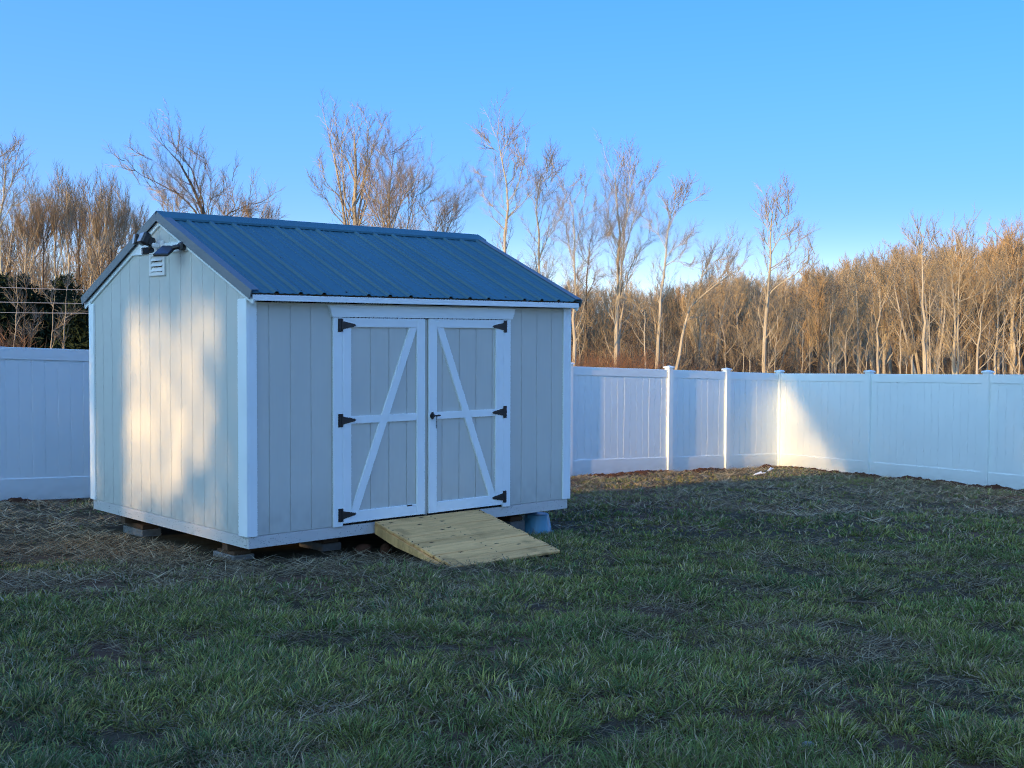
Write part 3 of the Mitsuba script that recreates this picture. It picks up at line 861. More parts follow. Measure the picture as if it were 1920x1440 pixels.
def sample(P, Rr, par, t):
    """Position, tangent and radius at parameter t (0..1) of polylines par."""
    k = P.shape[1] - 1
    s = np.clip(t * k, 0, k - 1e-6); i = s.astype(int); u = (s - i)[:, None]
    A, Bq = P[par, i], P[par, i + 1]
    return A + (Bq - A) * u, unit(Bq - A), Rr[par, i] + (Rr[par, i + 1] - Rr[par, i]) * u[:, 0]


def grow(p0, d, L, r0, K=4, up=0.15, jit=0.12, rtip=0.25):
    n = len(p0); P = np.zeros((n, K, 3)); P[:, 0] = p0; d = unit(d)
    for k in range(1, K):
        d = unit(d + np.array([0, 0, up]) + TR.normal(0, jit, (n, 3)))
        P[:, k] = P[:, k - 1] + d * (L / (K - 1))[:, None]
    return P, r0[:, None] * np.linspace(1, rtip, K)[None]


def spawn(P, Rr, n_per, t0, t1, ang, lenf, rfac, K=4, up=0.15, jit=0.12, lmin=0.15, taper=0.55, rmin=0.004):
    n = len(P)
    par = np.repeat(np.arange(n), n_per)
    t = np.tile((np.arange(n_per) + 0.5) / n_per, n) + TR.uniform(-0.5, 0.5, n * n_per) / n_per
    t = t0 + (t1 - t0) * np.clip(t, 0, 1)
    p, tan, r = sample(P, Rr, par, t)
    L = np.linalg.norm(np.diff(P, axis=1), axis=2).sum(1)[par]
    ref = unit(np.cross(tan, TR.normal(0, 1, tan.shape)))
    a = np.radians(ang) * TR.uniform(0.65, 1.35, len(par))[:, None]
    d = tan * np.cos(a) + ref * np.sin(a)
    ln = np.maximum(L * lenf * (1 - taper * t) * TR.uniform(0.55, 1.25, len(par)), lmin)
    return grow(p, d, ln, np.maximum(r * rfac, rmin), K, up, jit)


def smooth_line(pts, K):
    """Polyline resampled to K points through a gentle curve."""
    pts = np.asarray(pts, float)
    s = np.concatenate([[0], np.cumsum(np.linalg.norm(np.diff(pts, axis=0), axis=1))])
    q = np.linspace(0, s[-1], K)
    out = np.stack([np.interp(q, s, pts[:, c]) for c in range(3)], -1)
    sm = out.copy(); sm[1:-1] = 0.25 * out[:-2] + 0.5 * out[1:-1] + 0.25 * out[2:]
    L = s[-1]
    sm[1:-1] += TR.normal(0, 0.004 * L, (K - 2, 3)) * np.array([1, 1, 0.3])
    return sm


def limb_mesh(stems, sides=6):
    return join(*[tubes(P[None], Rr[None], sides) for P, Rr in stems])


def bare_tree(label, dist, stems, w0, bark='bark_pale', crown='twig', dens=1.0, start=0.35, spread=42, blen=0.26, up=0.16, group=None, cat='tree', name='bare_tree'):
    """stems: list of pixel polylines (first = trunk from the fence line up); w0: trunk width in photo pixels."""
    m_px = dist / F_PX
    S = []
    px0, py0 = stems[0][0]
    trunk_w = w0 * m_px / 2
    base = at(px0, py0, dist); gz = float(zg(base[0], base[1]))
    made = []
    view = unit((base - CAM) * np.array([1, 1, 0]))
    for k, st in enumerate(stems):
        off, pts = 0.0, []
        if k > 0:
            allp = np.array([c for P, _ in made for c in P]); a0 = at(st[0][0], st[0][1], dist)
            j = np.argmin(np.linalg.norm((allp - a0) - ((allp - a0) @ view)[:, None] * view, axis=1))
            off0 = float((allp[j] - a0) @ view)
        else: off0 = 0.0
        sl = TR.uniform(-0.9, 0.9)
        for (x, y) in st:
            ext = math.hypot(x - st[0][0], y - st[0][1]) * m_px
            dd = dist + off0 + (ext * sl * 0.5 if k > 0 else ext * 0.04 * sl)
            pts.append(at(x, y, dd))
        if k == 0 or abs(st[0][1] - py0) < 3:
            b = pts[0].copy(); b[2] = float(zg(b[0], b[1])) - 0.1
            pts = [b] + pts
        K = 12 if k == 0 else 9
        P = smooth_line(pts, K)
        Ls = np.linalg.norm(np.diff(P, axis=0), axis=1).sum()
        if k == 0: r = trunk_w * (1 - 0.88 * np.linspace(0, 1, K) ** 0.9)
        else:
            rr = np.concatenate([x_[1] for x_ in made]); j = np.argmin(np.linalg.norm(np.vstack([x_[0] for x_ in made]) - P[0], axis=1))
            full = abs(st[0][1] - py0) < 3
            r0_ = trunk_w * TR.uniform(0.55, 0.85) if full else max(rr[j] * 0.56, 0.018)
            r = r0_ * (1 - 0.9 * np.linspace(0, 1, K) ** 0.85)
        made.append((P, r))
    key = thing(name, label, cat, group)
    lim, tw = [limb_mesh(made, 7)], []
    for k, (P, Rr) in enumerate(made):
        Ls = np.linalg.norm(np.diff(P, axis=0), axis=1).sum()
        t0 = start if k == 0 else 0.18
        n1 = max(4, int(Ls * 2.6 * dens * (1 - t0)))
        b1 = spawn(P[None], Rr[None], n1, t0, 1.0, spread, blen * 1.1, 0.42, 6, up, 0.08, 0.9 if dens > 0.3 else 0.4, 0.45, 0.018)
        lim.append(tubes(*b1, 4))
        b2 = spawn(*b1, 7, 0.12, 1.0, 34, 0.55, 0.6, 4, up * 0.9, 0.09, 0.5, 0.45, 0.0095)
        b3 = spawn(*b2, 4, 0.1, 1.0, 32, 0.62, 0.7, 3, up * 0.8, 0.10, 0.36, 0.4, 0.0068)
        tw += [tubes(*b2, 3), tubes(*b3, 3)]
    part(key, 'trunk', join(*lim), bark, smooth=50)
    part(key, 'crown', join(*tw), crown)
    return key


def auto_stems(px, py0, py1, width, n, lean=0.0, fan=0.5, fork=0.35):
    """Stems of a tree seen from pixel (px, py0) up to height py1: a leader and n risers that open by width pixels."""
    H = py0 - py1
    st = [[(px, py0), (px + lean * H * 0.3 + TR.normal(0, 2), py0 - H * 0.3), (px + lean * H * 0.6 + TR.normal(0, 3), py0 - H * 0.62), (px + lean * H + TR.normal(0, 3), py1)]]
    for k in range(n):
        t = TR.uniform(fork, fork + 0.3); s = (-1) ** k * TR.uniform(0.4, 1.0)
        x0, y0 = px + lean * H * t, py0 - H * t
        x1 = px + lean * H + s * width / 2; y1 = py1 + H * TR.uniform(0.03, 0.25)
        st.append([(x0, y0), (x0 + (x1 - x0) * (0.5 + fan * 0.2), y0 + (y1 - y0) * 0.4), (x1, y1)])
    return st


Z2 = lambda *uv: [(1040 + u / 3.13, 260 + v / 3.13) for u, v in uv]
ZA = lambda *uv: [(580 + u / 3.84, 200 + v / 3.84) for u, v in uv]
ZC = lambda *uv: [(1460 + u / 4.174, 380 + v / 4.174) for u, v in uv]
ZL = lambda *uv: [(u / 3.4286, 240 + v / 3.4286) for u, v in uv]
FB = 700   # fence-top line, photo pixels
# --- behind and right of the shed
bare_tree("tall bare tree whose pale trunk stands just right of the shed's eave", 58, [Z2((118, 1370), (120, 1000), (116, 780), (118, 640), (112, 500), (112, 340)), Z2((110, 720), (70, 560), (52, 420)), Z2((120, 660), (150, 520), (170, 380)), Z2((125, 800), (180, 710), (250, 640), (300, 600))], 10, dens=1.0, blen=0.24)
bare_tree('slim brownish bare tree second to the right of the shed', 62, [Z2((185, 1370), (183, 960), (190, 760), (208, 660), (225, 520)), Z2((195, 740), (150, 640), (130, 540)), Z2((205, 670), (250, 600), (300, 555)), Z2((190, 930), (230, 830), (260, 800))], 8, 'bark_dark', 'twig_red', dens=0.9)
bare_tree('tall bare tree with twin stems and a high narrow crown, midway along the back fence', 60, [Z2((362, 1370), (365, 1000), (372, 760), (378, 640), (365, 420), (345, 260), (350, 160)), Z2((375, 980), (395, 740), (415, 560), (440, 330), (445, 120)), Z2((372, 1370), (374, 1100), (405, 920), (440, 760), (490, 640), (580, 560)), Z2((400, 720), (450, 520), (520, 300), (580, 220)), Z2((372, 660), (320, 500), (300, 330)), Z2((390, 660), (410, 480), (400, 300), (410, 190))], 12, dens=1.15, blen=0.22, spread=34)
bare_tree('broken pale trunk snapped at half height, right of the twin-stemmed tree', 55, [Z2((538, 1370), (528, 1180), (524, 1050), (527, 930)), Z2((522, 1040), (490, 990), (470, 950))], 6, dens=0.25, start=0.6)
bare_tree('pale leaning bare tree with a bright slender trunk and small swept crown', 57, [Z2((592, 1385), (605, 1150), (625, 950), (640, 760), (655, 600), (690, 440), (740, 320)), Z2((650, 640), (610, 560), (575, 500), (550, 430)), Z2((648, 750), (700, 715), (780, 730)), Z2((652, 700), (700, 640), (790, 600)), Z2((690, 450), (740, 400), (800, 370)), Z2((670, 520), (690, 400), (720, 320))], 10, dens=0.85, blen=0.17)
bare_tree('low forked bare tree leaning far to the right', 59, [Z2((712, 1385), (730, 1240), (760, 1080), (775, 1000), (830, 960), (880, 900), (960, 840), (1040, 790), (1110, 745)), Z2((775, 1000), (800, 900), (860, 810), (940, 720), (1020, 640)), Z2((762, 1080), (800, 1055), (855, 1045)), Z2((900, 880), (1000, 780), (1060, 680)), Z2((860, 810), (900, 720), (910, 660))], 9, dens=0.95, blen=0.22, start=0.5)
bare_tree('tall pale bare tree with a long side limb reaching right, above the third fence post', 56, [Z2((1224, 1400), (1232, 1220), (1245, 980), (1262, 880), (1262, 700), (1255, 600), (1270, 480), (1290, 350)), Z2((1262, 690), (1310, 600), (1370, 480), (1385, 330)), Z2((1250, 930), (1300, 860), (1360, 830), (1430, 790), (1500, 720), (1550, 640)), Z2((1268, 760), (1340, 720), (1400, 620), (1450, 540)), Z2((1270, 680), (1320, 560), (1330, 420), (1335, 340)), Z2((1256, 620), (1250, 540), (1240, 420))], 11, dens=0.85, blen=0.17)
for spec, lab, w in ((Z2((1143, 1400), (1147, 1265)), 'short pale snag, a bare stub of trunk left of the tall pale tree', 7), (Z2((1106, 1400), (1110, 1260), (1112, 1185)), 'thin dead stem beside the short pale snag', 4),
                     (ZC((1040, 1370), (1048, 1150)), 'thick pale snag broken off low, right part of the picture', 9), (ZC((998, 1370), (1005, 1200)), 'thin brown snag just left of the thick pale one', 7)):
    bare_tree(lab, 54, [spec], w, dens=0.05, start=0.85, blen=0.1, cat='dead tree', name='tree_snag')
bare_tree('dead tree of several crossing pale stems beside the tall pale tree', 55, [Z2((1236, 1400), (1270, 1300), (1300, 1220), (1305, 1130)), Z2((1245, 1398), (1258, 1290), (1255, 1180)), Z2((1290, 1400), (1295, 1250), (1310, 1110))], 5, dens=0.5, start=0.5, blen=0.25)
# --- right part of the picture, in front of the wooded hill
bare_tree('forked pale tree with slim rising stems, first of the bright trees on the right', 60, [ZC((783, 1370), (770, 1100), (780, 920), (800, 780), (790, 640), (800, 560)), ZC((795, 860), (850, 700), (880, 600), (925, 520)), ZC((795, 760), (760, 640), (700, 560)), ZC((820, 800), (870, 680), (930, 600))], 8, dens=0.9, blen=0.22)
bare_tree('tall straight pale tree with an unbranched bright trunk in front of the hill', 57, [ZC((1138, 1370), (1135, 1000), (1125, 760), (1130, 560), (1132, 380), (1140, 240)), ZC((1130, 480), (1180, 380), (1190, 290)), ZC((1130, 460), (1085, 370), (1070, 300))], 10, dens=0.6, start=0.72, blen=0.14)
bare_tree('slim pale tree just right of the straight unbranched one', 58, [ZC((1190, 1370), (1185, 1050), (1178, 920), (1188, 800), (1180, 650)), ZC((1185, 830), (1240, 700), (1250, 600))], 6, dens=0.8)
bare_tree('thick pale twin-trunked tree in front of the hill', 58, [ZC((1366, 1370), (1378, 1000), (1385, 760), (1370, 620), (1330, 520), (1310, 400)), ZC((1390, 1370), (1402, 900), (1408, 650), (1405, 520), (1430, 400), (1460, 330)), ZC((1400, 780), (1500, 740), (1600, 700), (1680, 670)), ZC((1405, 600), (1360, 480), (1370, 380)), ZC((1410, 600), (1500, 450), (1540, 330))], 10, dens=1.0)
bare_tree('slim forked pale tree right of the twin-trunked one', 57, [ZC((1552, 1370), (1560, 1100), (1580, 920), (1600, 760), (1620, 560)), ZC((1575, 930), (1560, 860), (1540, 760), (1550, 640))], 7, dens=0.8)
bare_tree('bent pale tree forking low, near the right edge', 58, [ZC((1688, 1370), (1700, 1130), (1728, 1010), (1715, 860), (1720, 700), (1690, 520)), ZC((1725, 1010), (1780, 900), (1820, 830), (1840, 700)), ZC((1718, 850), (1760, 700), (1770, 560))], 7, dens=0.9)
bare_tree('reddish tall tree with two close trunks near the right edge, higher on the hill', 70, [ZC((1825, 1330), (1820, 900), (1812, 640), (1800, 450), (1780, 330)), ZC((1835, 1330), (1845, 800), (1850, 560), (1870, 430), (1900, 260)), ZC((1815, 640), (1850, 500), (1840, 400)), ZC((1850, 560), (1890, 450), (1920, 400))], 10, 'bark_pale', 'twig_red', dens=1.0)
bare_tree('thin pale tree at the right edge of the picture', 56, [ZC((1882, 1370), (1888, 1120), (1898, 980), (1890, 860), (1900, 640))], 5, dens=0.7)
for k, (u, vt, w, lab) in enumerate(((955, 850, 5, 'thin straight pale pole of a tree left of the thick snag'), (690, 1080, 5, 'short thin pale trunk left of the forked pale tree'), (530, 980, 5, 'thin pale trunk above the far fence corner'), (450, 1170, 4, 'very short thin stem above the far fence corner'),
                                     (1250, 1140, 5, 'short crooked pale stem between straight pale trees'), (1443, 1130, 5, 'short thin stem right of the twin-trunked tree'), (1637, 1000, 5, 'thin grey stem right of the slim forked tree'), (190, 1010, 4, 'thin grey stem near the tall pale tree on its right'), (1765, 800, 5, 'grey dead trunk behind the bent pale tree'), (400, 760, 5, 'small branchy tree low on the hill above the far fence corner'), (1290, 1020, 3, 'very thin stem between the slim pale and twin-trunked trees'))):
    bare_tree(lab, 56 + 1.3 * k, [ZC((u - 5, 1370), (u + TR.normal(0, 6), (1370 + vt) / 2), (u + 8, vt))], w, dens=0.45, start=0.5, blen=0.25)
for k, (u, vt, w, lab) in enumerate(((140, 1000, 4, 'thin grey sapling right beside the shed corner'), (245, 960, 4, 'thin branchy sapling between the brown tree and twin-stemmed tree'), (320, 1180, 4, 'short pale sapling left of the twin-stemmed tree'), (722, 1100, 4, 'thin dead stem at the foot of the leaning forked tree'), (998, 1060, 4, 'small dead fir-like tree with level twigs'), (1070, 1010, 3, 'thin grey sapling left of the dead stems'), (640, 900, 4, 'thin grey tree close behind the pale leaning one'))):
    bare_tree(lab, 60 + k, [Z2((u, 1385), (u + TR.normal(0, 6), (1385 + vt) / 2), (u + TR.normal(0, 14), vt))], w, 'bark_dark' if k % 2 else 'bark_pale', dens=0.9, start=0.3, blen=0.3, spread=62 if u == 998 else 45)
# --- over the shed roof
bare_tree('large bare tree of many rising stems over the middle of the shed roof', 66, [ZA((330, 900), (335, 740), (320, 560), (335, 400), (330, 250), (320, 140)), ZA((275, 900), (250, 640), (235, 480), (165, 380), (145, 240), (125, 130)), ZA((285, 870), (240, 560), (230, 330), (240, 160)), ZA((345, 850), (370, 680), (410, 480), (420, 260), (420, 90)), ZA((360, 860), (420, 640), (470, 440), (540, 280), (530, 160)), ZA((240, 660), (150, 590), (90, 490), (60, 400)), ZA((250, 780), (150, 700), (80, 620), (60, 580)), ZA((400, 500), (450, 330), (490, 160)), ZA((330, 560), (280, 400), (210, 260), (190, 140)), ZA((335, 700), (400, 560), (440, 420), (430, 300))], 22, 'bark_pale', 'twig', dens=0.95, blen=0.2, spread=34, start=0.25)
bare_tree('narrow bare tree right of the many-stemmed one, over the shed roof', 70, [ZA((575, 910), (575, 700), (572, 540), (580, 430), (610, 310)), ZA((572, 560), (520, 450), (540, 360)), ZA((575, 540), (640, 460), (680, 390)), ZA((580, 440), (560, 370), (590, 320))], 11, 'bark_dark', 'twig', dens=1.1, blen=0.24)
bare_tree('round brownish bushy tree over the right half of the shed roof', 64, [ZA((545, 910), (540, 780), (500, 650), (470, 560)), ZA((555, 900), (580, 720), (600, 600), (620, 540)), ZA((560, 900), (620, 760), (680, 640), (720, 560)), ZA((545, 860), (450, 740), (440, 660)), ZA((565, 880), (540, 700), (560, 560)), ZA((580, 860), (660, 700), (660, 560))], 12, 'bark_pale', 'twig_red', dens=1.6, blen=0.28)
bare_tree('spreading bare tree with a limb reaching right, over the right half of the roof', 66, [ZA((700, 910), (735, 800), (730, 720), (770, 620), (800, 580)), ZA((735, 790), (820, 740), (890, 650)), ZA((730, 730), (700, 620), (720, 560)), ZA((760, 650), (820, 610), (830, 570))], 9, dens=1.4, blen=0.26)
bare_tree('low bushy bare tree above the ridge, right of centre', 72, [ZA((900, 930), (900, 820), (930, 740), (960, 700)), ZA((910, 900), (860, 800), (840, 760)), ZA((915, 900), (980, 780), (1010, 720)), ZA((920, 910), (1000, 830), (1060, 740)), ZA((930, 930), (1080, 800), (1140, 660))], 9, 'bark_pale', 'twig_red', dens=1.6, blen=0.3)
bare_tree("tall bare tree with wide forking limbs near the right end of the roof ridge", 58, [ZA((1408, 1500), (1405, 1000), (1402, 800), (1425, 640), (1420, 500), (1385, 360), (1370, 280), (1350, 170)), ZA((1408, 820), (1470, 750), (1560, 670), (1640, 590), (1740, 470), (1780, 400)), ZA((1398, 790), (1330, 730), (1270, 680), (1235, 630)), ZA((1415, 700), (1480, 630), (1510, 550), (1540, 430), (1560, 310)), ZA((1428, 560), (1480, 500), (1510, 380)), ZA((1400, 720), (1360, 560), (1320, 470), (1260, 520)), ZA((1380, 360), (1420, 270), (1420, 200)), ZA((1360, 330), (1310, 290), (1300, 240))], 12, dens=0.95, blen=0.19)
bare_tree('bare tree with arching limbs between the roof end and the pale trunk', 60, [ZA((1645, 1600), (1650, 1150), (1645, 880), (1630, 700), (1650, 560), (1690, 420)), ZA((1655, 1100), (1720, 920), (1790, 800), (1840, 640), (1870, 570)), ZA((1645, 860), (1700, 650), (1780, 480), (1770, 430)), ZA((1640, 760), (1590, 620), (1600, 540))], 10, dens=1.05, blen=0.22)
# --- left of the shed and over its gable
bare_tree('wide spreading bare tree leaning left above the shed gable', 62, [ZL((1310, 620), (1290, 480), (1240, 330), (1150, 200), (1030, 90)), ZL((1290, 600), (1200, 450), (1090, 390), (960, 330), (850, 270), (790, 200)), ZL((1300, 600), (1250, 460), (1130, 330), (1010, 220), (900, 160)), ZL((1330, 620), (1310, 440), (1270, 270), (1200, 150), (1100, 80)), ZL((1340, 600), (1380, 480), (1460, 390), (1500, 330)), ZL((1335, 600), (1360, 420), (1350, 260), (1290, 160)), ZL((1220, 440), (1050, 390), (920, 370), (860, 360)), ZL((1345, 620), (1460, 520), (1570, 480), (1650, 470))], 16, 'bark_dark', 'twig', dens=1.0, blen=0.2, spread=40, start=0.3)
for px, py, w, lab in ((322, 362, 60, 'low orange-brown tree behind the spreading tree, above the gable peak'), (440, 372, 70, 'low orange-brown tree behind the left part of the roof'), (488, 398, 50, 'small faint tree top over the left part of the roof')):
    bare_tree(lab, 78, auto_stems(px, 470, py, w, 5), 8, 'bark_pale', 'twig_red', dens=1.5, blen=0.25)
bare_tree('tall bare tree cut by the left edge of the picture', 56, [ZL((20, 1420), (10, 900), (0, 600), (20, 400), (60, 240), (40, 170)), ZL((0, 640), (60, 520), (140, 430), (200, 420)), ZL((5, 500), (60, 380), (110, 300), (90, 210)), ZL((0, 700), (-90, 500), (-140, 300)), ZL((10, 430), (-40, 280), (-20, 180))], 12, dens=1.3, blen=0.24)
for k, (px, top, w) in enumerate(((14, 402, 60), (38, 388, 50), (62, 372, 55), (84, 392, 46), (104, 352, 56), (126, 368, 52), (148, 372, 54), (168, 362, 50), (190, 374, 46), (210, 366, 52), (232, 372, 46), (252, 420, 40))):
    nth = ('first', 'second', 'third', 'fourth', 'fifth', 'sixth', 'seventh', 'eighth', 'ninth', 'tenth', 'eleventh', 'twelfth')[k]
    bare_tree(f'bare tree with upswept branches, {nth} from the left in the row left of shed', 66 + TR.uniform(-5, 8), auto_stems(px, 640, top, w, 5, TR.normal(0, 0.03), fork=0.45), 7 + TR.uniform(-1, 2), 'bark_dark' if k % 3 == 0 else 'bark_pale', 'twig_red' if k % 2 else 'twig', dens=1.35, spread=26, blen=0.2, start=0.42, up=0.3, group='upswept bare trees in the row left of the shed')
bare_tree('dark bare tree with outspread limbs close left of the roof slope', 58, [ZL((650, 1420), (645, 1000), (640, 860), (610, 770), (570, 740)), ZL((645, 900), (690, 820), (740, 790), (800, 760), (870, 740)), ZL((650, 960), (720, 830), (760, 760))], 8, 'bark_dark', 'twig', dens=1.1)
for px, top, w, lab in ((29, 480, 4, 'thin pale trunk before the dark evergreens, nearest the left edge'), (47, 510, 3, 'thin trunk second from the left edge, before the dark evergreens'), (98, 540, 4, 'slightly bent pale trunk before the dark evergreens'), (119, 540, 4, 'curved pale trunk before the dark evergreens, nearest the shed'), (60, 590, 3, 'slanting thin stem low before the dark evergreens')):
    bare_tree(lab, 50, [[(px - 2, 665), (px + TR.normal(0, 2), (665 + top) / 2), (px + 6, top)]], w, 'bark_dark' if px in (47, 60) else 'bark_pale', 'twig_grey', dens=0.28, start=0.5, blen=0.14)

# --- the wood on the hill and behind everything: one mass of repeated trees
protos = []
for k in range(6):
    H = 1.0
    n0 = 1 if k < 4 else 3
    base = np.zeros((n0, 3)); d0 = np.column_stack([TR.normal(0, 0.06 if n0 == 1 else 0.3, (n0, 2)), np.ones(n0)])
    s = grow(base, d0, np.full(n0, 0.92), np.full(n0, 0.0145 if k % 3 != 1 else 0.012), 8, 0.12, 0.04, 0.15)
    b1 = spawn(*s, 20 // n0 + 2, 0.40, 0.97, 36, 0.42, 0.5, 5, 0.18, 0.08, 0.08, 0.7, 0.0022)
    b2 = spawn(*b1, 7, 0.12, 1.0, 36, 0.5, 0.6, 4, 0.14, 0.10, 0.05, 0.5, 0.0014)
    b3 = spawn(*b2, 5, 0.1, 1.0, 36, 0.55, 0.7, 3, 0.12, 0.12, 0.035, 0.4, 0.0011)
    protos.append((join(tubes(*s, 5), tubes(*b1, 3)), join(tubes(*b2, 3), tubes(*b3, 3))))
for k, (a, b) in enumerate(protos):
    scene[f'wood_tree_kind_{k}'] = {'type': 'shapegroup', 'trunk': mikit.ply(a, ('bark_pale', 'bark_dark', 'bark_pale')[k % 3]), 'crown': mikit.ply(b, ('twig', 'twig_red', 'twig_grey')[k % 3])}
SKY_X = [-400, 0, 250, 300, 420, 520, 600, 820, 900, 980, 1060, 1120, 1200, 1330, 1400, 1480, 1560, 1650, 1720, 1800, 1920, 2300]
SKY_Y = [400, 425, 425, 430, 440, 450, 455, 460, 470, 500, 528, 543, 546, 528, 512, 508, 495, 470, 458, 465, 442, 430]
labels['bare_wood'] = {'label': 'brown leafless wood covering the hill and the ground beyond the fence', 'category': 'wood', 'kind': 'stuff'}
nw = 0
for k in range(900):
    if k < 470:
        px = TR.uniform(1290, 2050); dist = 68 + 125 * TR.random() ** 1.1
    elif k < 830: px = TR.uniform(560, 1400) if k < 720 else TR.uniform(1040, 1380); dist = TR.uniform(74, 130)
    else: px = TR.uniform(-150, 560); dist = TR.uniform(76, 110)
    top = np.interp(px, SKY_X, SKY_Y)
    p = at(px, 640, dist); gz = float(zg(p[0], p[1]))
    zmax = CAM[2] + (624 - top) / F_PX * dist
    zz = gz + TR.uniform(7.5, 13.5)
    if zz > zmax: zz = zmax + TR.uniform(-3.2, 0.5) + (TR.uniform(0.4, 1.8) if TR.random() < 0.12 else 0)
    Ht = zz - gz
    if Ht < 3.0: continue
    nw += 1
    w = Ht * TR.uniform(0.8, 1.25)
    scene[f'bare_wood__{nw:03d}'] = {'type': 'instance', 'shapegroup': {'type': 'ref', 'id': f'wood_tree_kind_{TR.integers(0, 6)}'},
                                     'to_world': T().translate([p[0], p[1], gz - 0.1]).rotate([0, 0, 1], float(TR.uniform(0, 360))).scale([w, w, Ht])}

# --- undergrowth: shrubs of thin crossing stems
for k in range(3):
    n0 = 16
    d0 = np.column_stack([TR.normal(0, 0.75, (n0, 2)), np.abs(TR.normal(0.9, 0.3, n0))])
    s = grow(np.column_stack([TR.normal(0, 0.12, (n0, 2)), np.zeros(n0)]), d0, TR.uniform(0.6, 1.2, n0), np.full(n0, 0.008), 5, 0.05, 0.2, 0.3)
    b1 = spawn(*s, 8, 0.2, 1.0, 45, 0.5, 0.6, 4, 0.02, 0.22, 0.1, 0.4, 0.0035)
    b2 = spawn(*b1, 6, 0.1, 1.0, 45, 0.55, 0.7, 3, 0.02, 0.22, 0.06, 0.4, 0.0022)
    scene[f'shrub_kind_{k}'] = {'type': 'shapegroup', 'stems': mikit.ply(join(tubes(*s, 3), tubes(*b1, 3), tubes(*b2, 3)), ('twig_grey', 'bark_dark', 'bark_dark')[k])}
labels['undergrowth'] = {'label': 'tangle of grey brown leafless undergrowth at the foot of the trees beyond the fence', 'category': 'undergrowth', 'kind': 'stuff'}
nu = 0
for k in range(520):
    px = TR.uniform(940, 2050) if k < 400 else TR.uniform(-100, 300)
    dist = TR.uniform(60, 96)
    p = at(px, 640, dist); gz = float(zg(p[0], p[1]))
    h = TR.uniform(1.6, 4.2) * (1.15 if px < 1420 else 0.8)
    nu += 1
    scene[f'undergrowth__{nu:03d}'] = {'type': 'instance', 'shapegroup': {'type': 'ref', 'id': f'shrub_kind_{TR.integers(0, 3)}'},
                                       'to_world': T().translate([p[0], p[1], gz - 0.1]).rotate([0, 0, 1], float(TR.uniform(0, 360))).scale([h, h, h])}

# --- evergreens, dense and dark, left of the shed
def leaves(C, size, rng, wide=0.55):
    n = len(C)
    a, b = unit(rng.normal(0, 1, (n, 3))), unit(rng.normal(0, 1, (n, 3)))
    s = (size * rng.uniform(0.6, 1.3, n))[:, None]
    v = np.stack([C - a * s, C + b * s * wide, C + a * s, C - b * s * wide], 1).reshape(-1, 3)
    f = np.array([[0, 1, 2], [0, 2, 3]])[None] + (np.arange(n) * 4)[:, None, None]
    return v, f.reshape(-1, 3)


def evergreen_cloud(x, y, H, rad, n, size, rng, low=0.0):
    """Leaf sprays on drooping whorls round an axis, thinning to the top."""
    gz = float(zg(x, y))
    t = low + (1 - low) * rng.random(n) ** 0.85
    env = rad * (1.02 - t) ** 0.5 * (0.55 + 0.75 * np.sin(t * 37 + rng.uniform(0, 6)) ** 2) + rng.exponential(0.22, n)
    a = rng.uniform(0, 2 * np.pi, n)
    lob = 0.7 + 0.45 * np.sin(a * 5 + t * 20 + rng.uniform(0, 6)) * np.sin(a * 3 - t * 31)
    rr = env * lob * np.sqrt(rng.uniform(0.08, 1, n))
    return leaves(np.stack([x + rr * np.cos(a), y + rr * np.sin(a), gz + t * H - rr * 0.25 + rng.normal(0, 0.1, n)], -1), size, rng, 0.28)


em = M()
for k in range(78):
    px = -620 + (k // 2) * 24 + TR.uniform(-14, 14)
    if px > 275: break
    p = at(px, 640, TR.uniform(53, 57) if k % 2 else TR.uniform(58, 63))
    em.add(*evergreen_cloud(p[0], p[1], TR.choice([3.8, 4.5, 5.2, 5.9]) * TR.uniform(0.92, 1.08), TR.uniform(1.6, 2.4), 3000, 0.16, TR))
whole('evergreen_thicket', em.get(), 'evergreen', 'dark dense evergreen thicket behind the fence left of the shed', 'evergreen thicket', kind='stuff')

# --- dry brush just beyond the fence
dm = M()
for px0, px1, cnt, ytop, d_ in ((1085, 1235, 600, 660, 40), (1240, 1330, 120, 682, 42), (6, 38, 160, 622, 36)):
    px = TR.uniform(px0, px1, cnt); dist = d_ + TR.uniform(-2, 4, cnt)
    P = np.array([at(a, 640, b) for a, b in zip(px, dist)]); P[:, 2] = zg(P[:, 0], P[:, 1])
    hh = (CAM[2] + (624 - ytop) / F_PX * dist) - P[:, 2]
    hh = hh * TR.uniform(0.72, 1.02, cnt)
    s = grow(P, np.column_stack([TR.normal(0, 0.12, (cnt, 2)), np.ones(cnt)]), hh, np.full(cnt, 0.009), 4, 0.05, 0.06, 0.3)
    b = spawn(*s, 5, 0.5, 1.0, 28, 0.22, 0.6, 3, 0.05, 0.12, 0.1, 0.3, 0.006)
    dm.add(*tubes(*s, 3)); dm.add(*tubes(*b, 3))
whole('dry_brush', dm.get(), 'brush_red', 'reddish dry brush and tall dead grass showing over the fence', 'brush', kind='stuff')

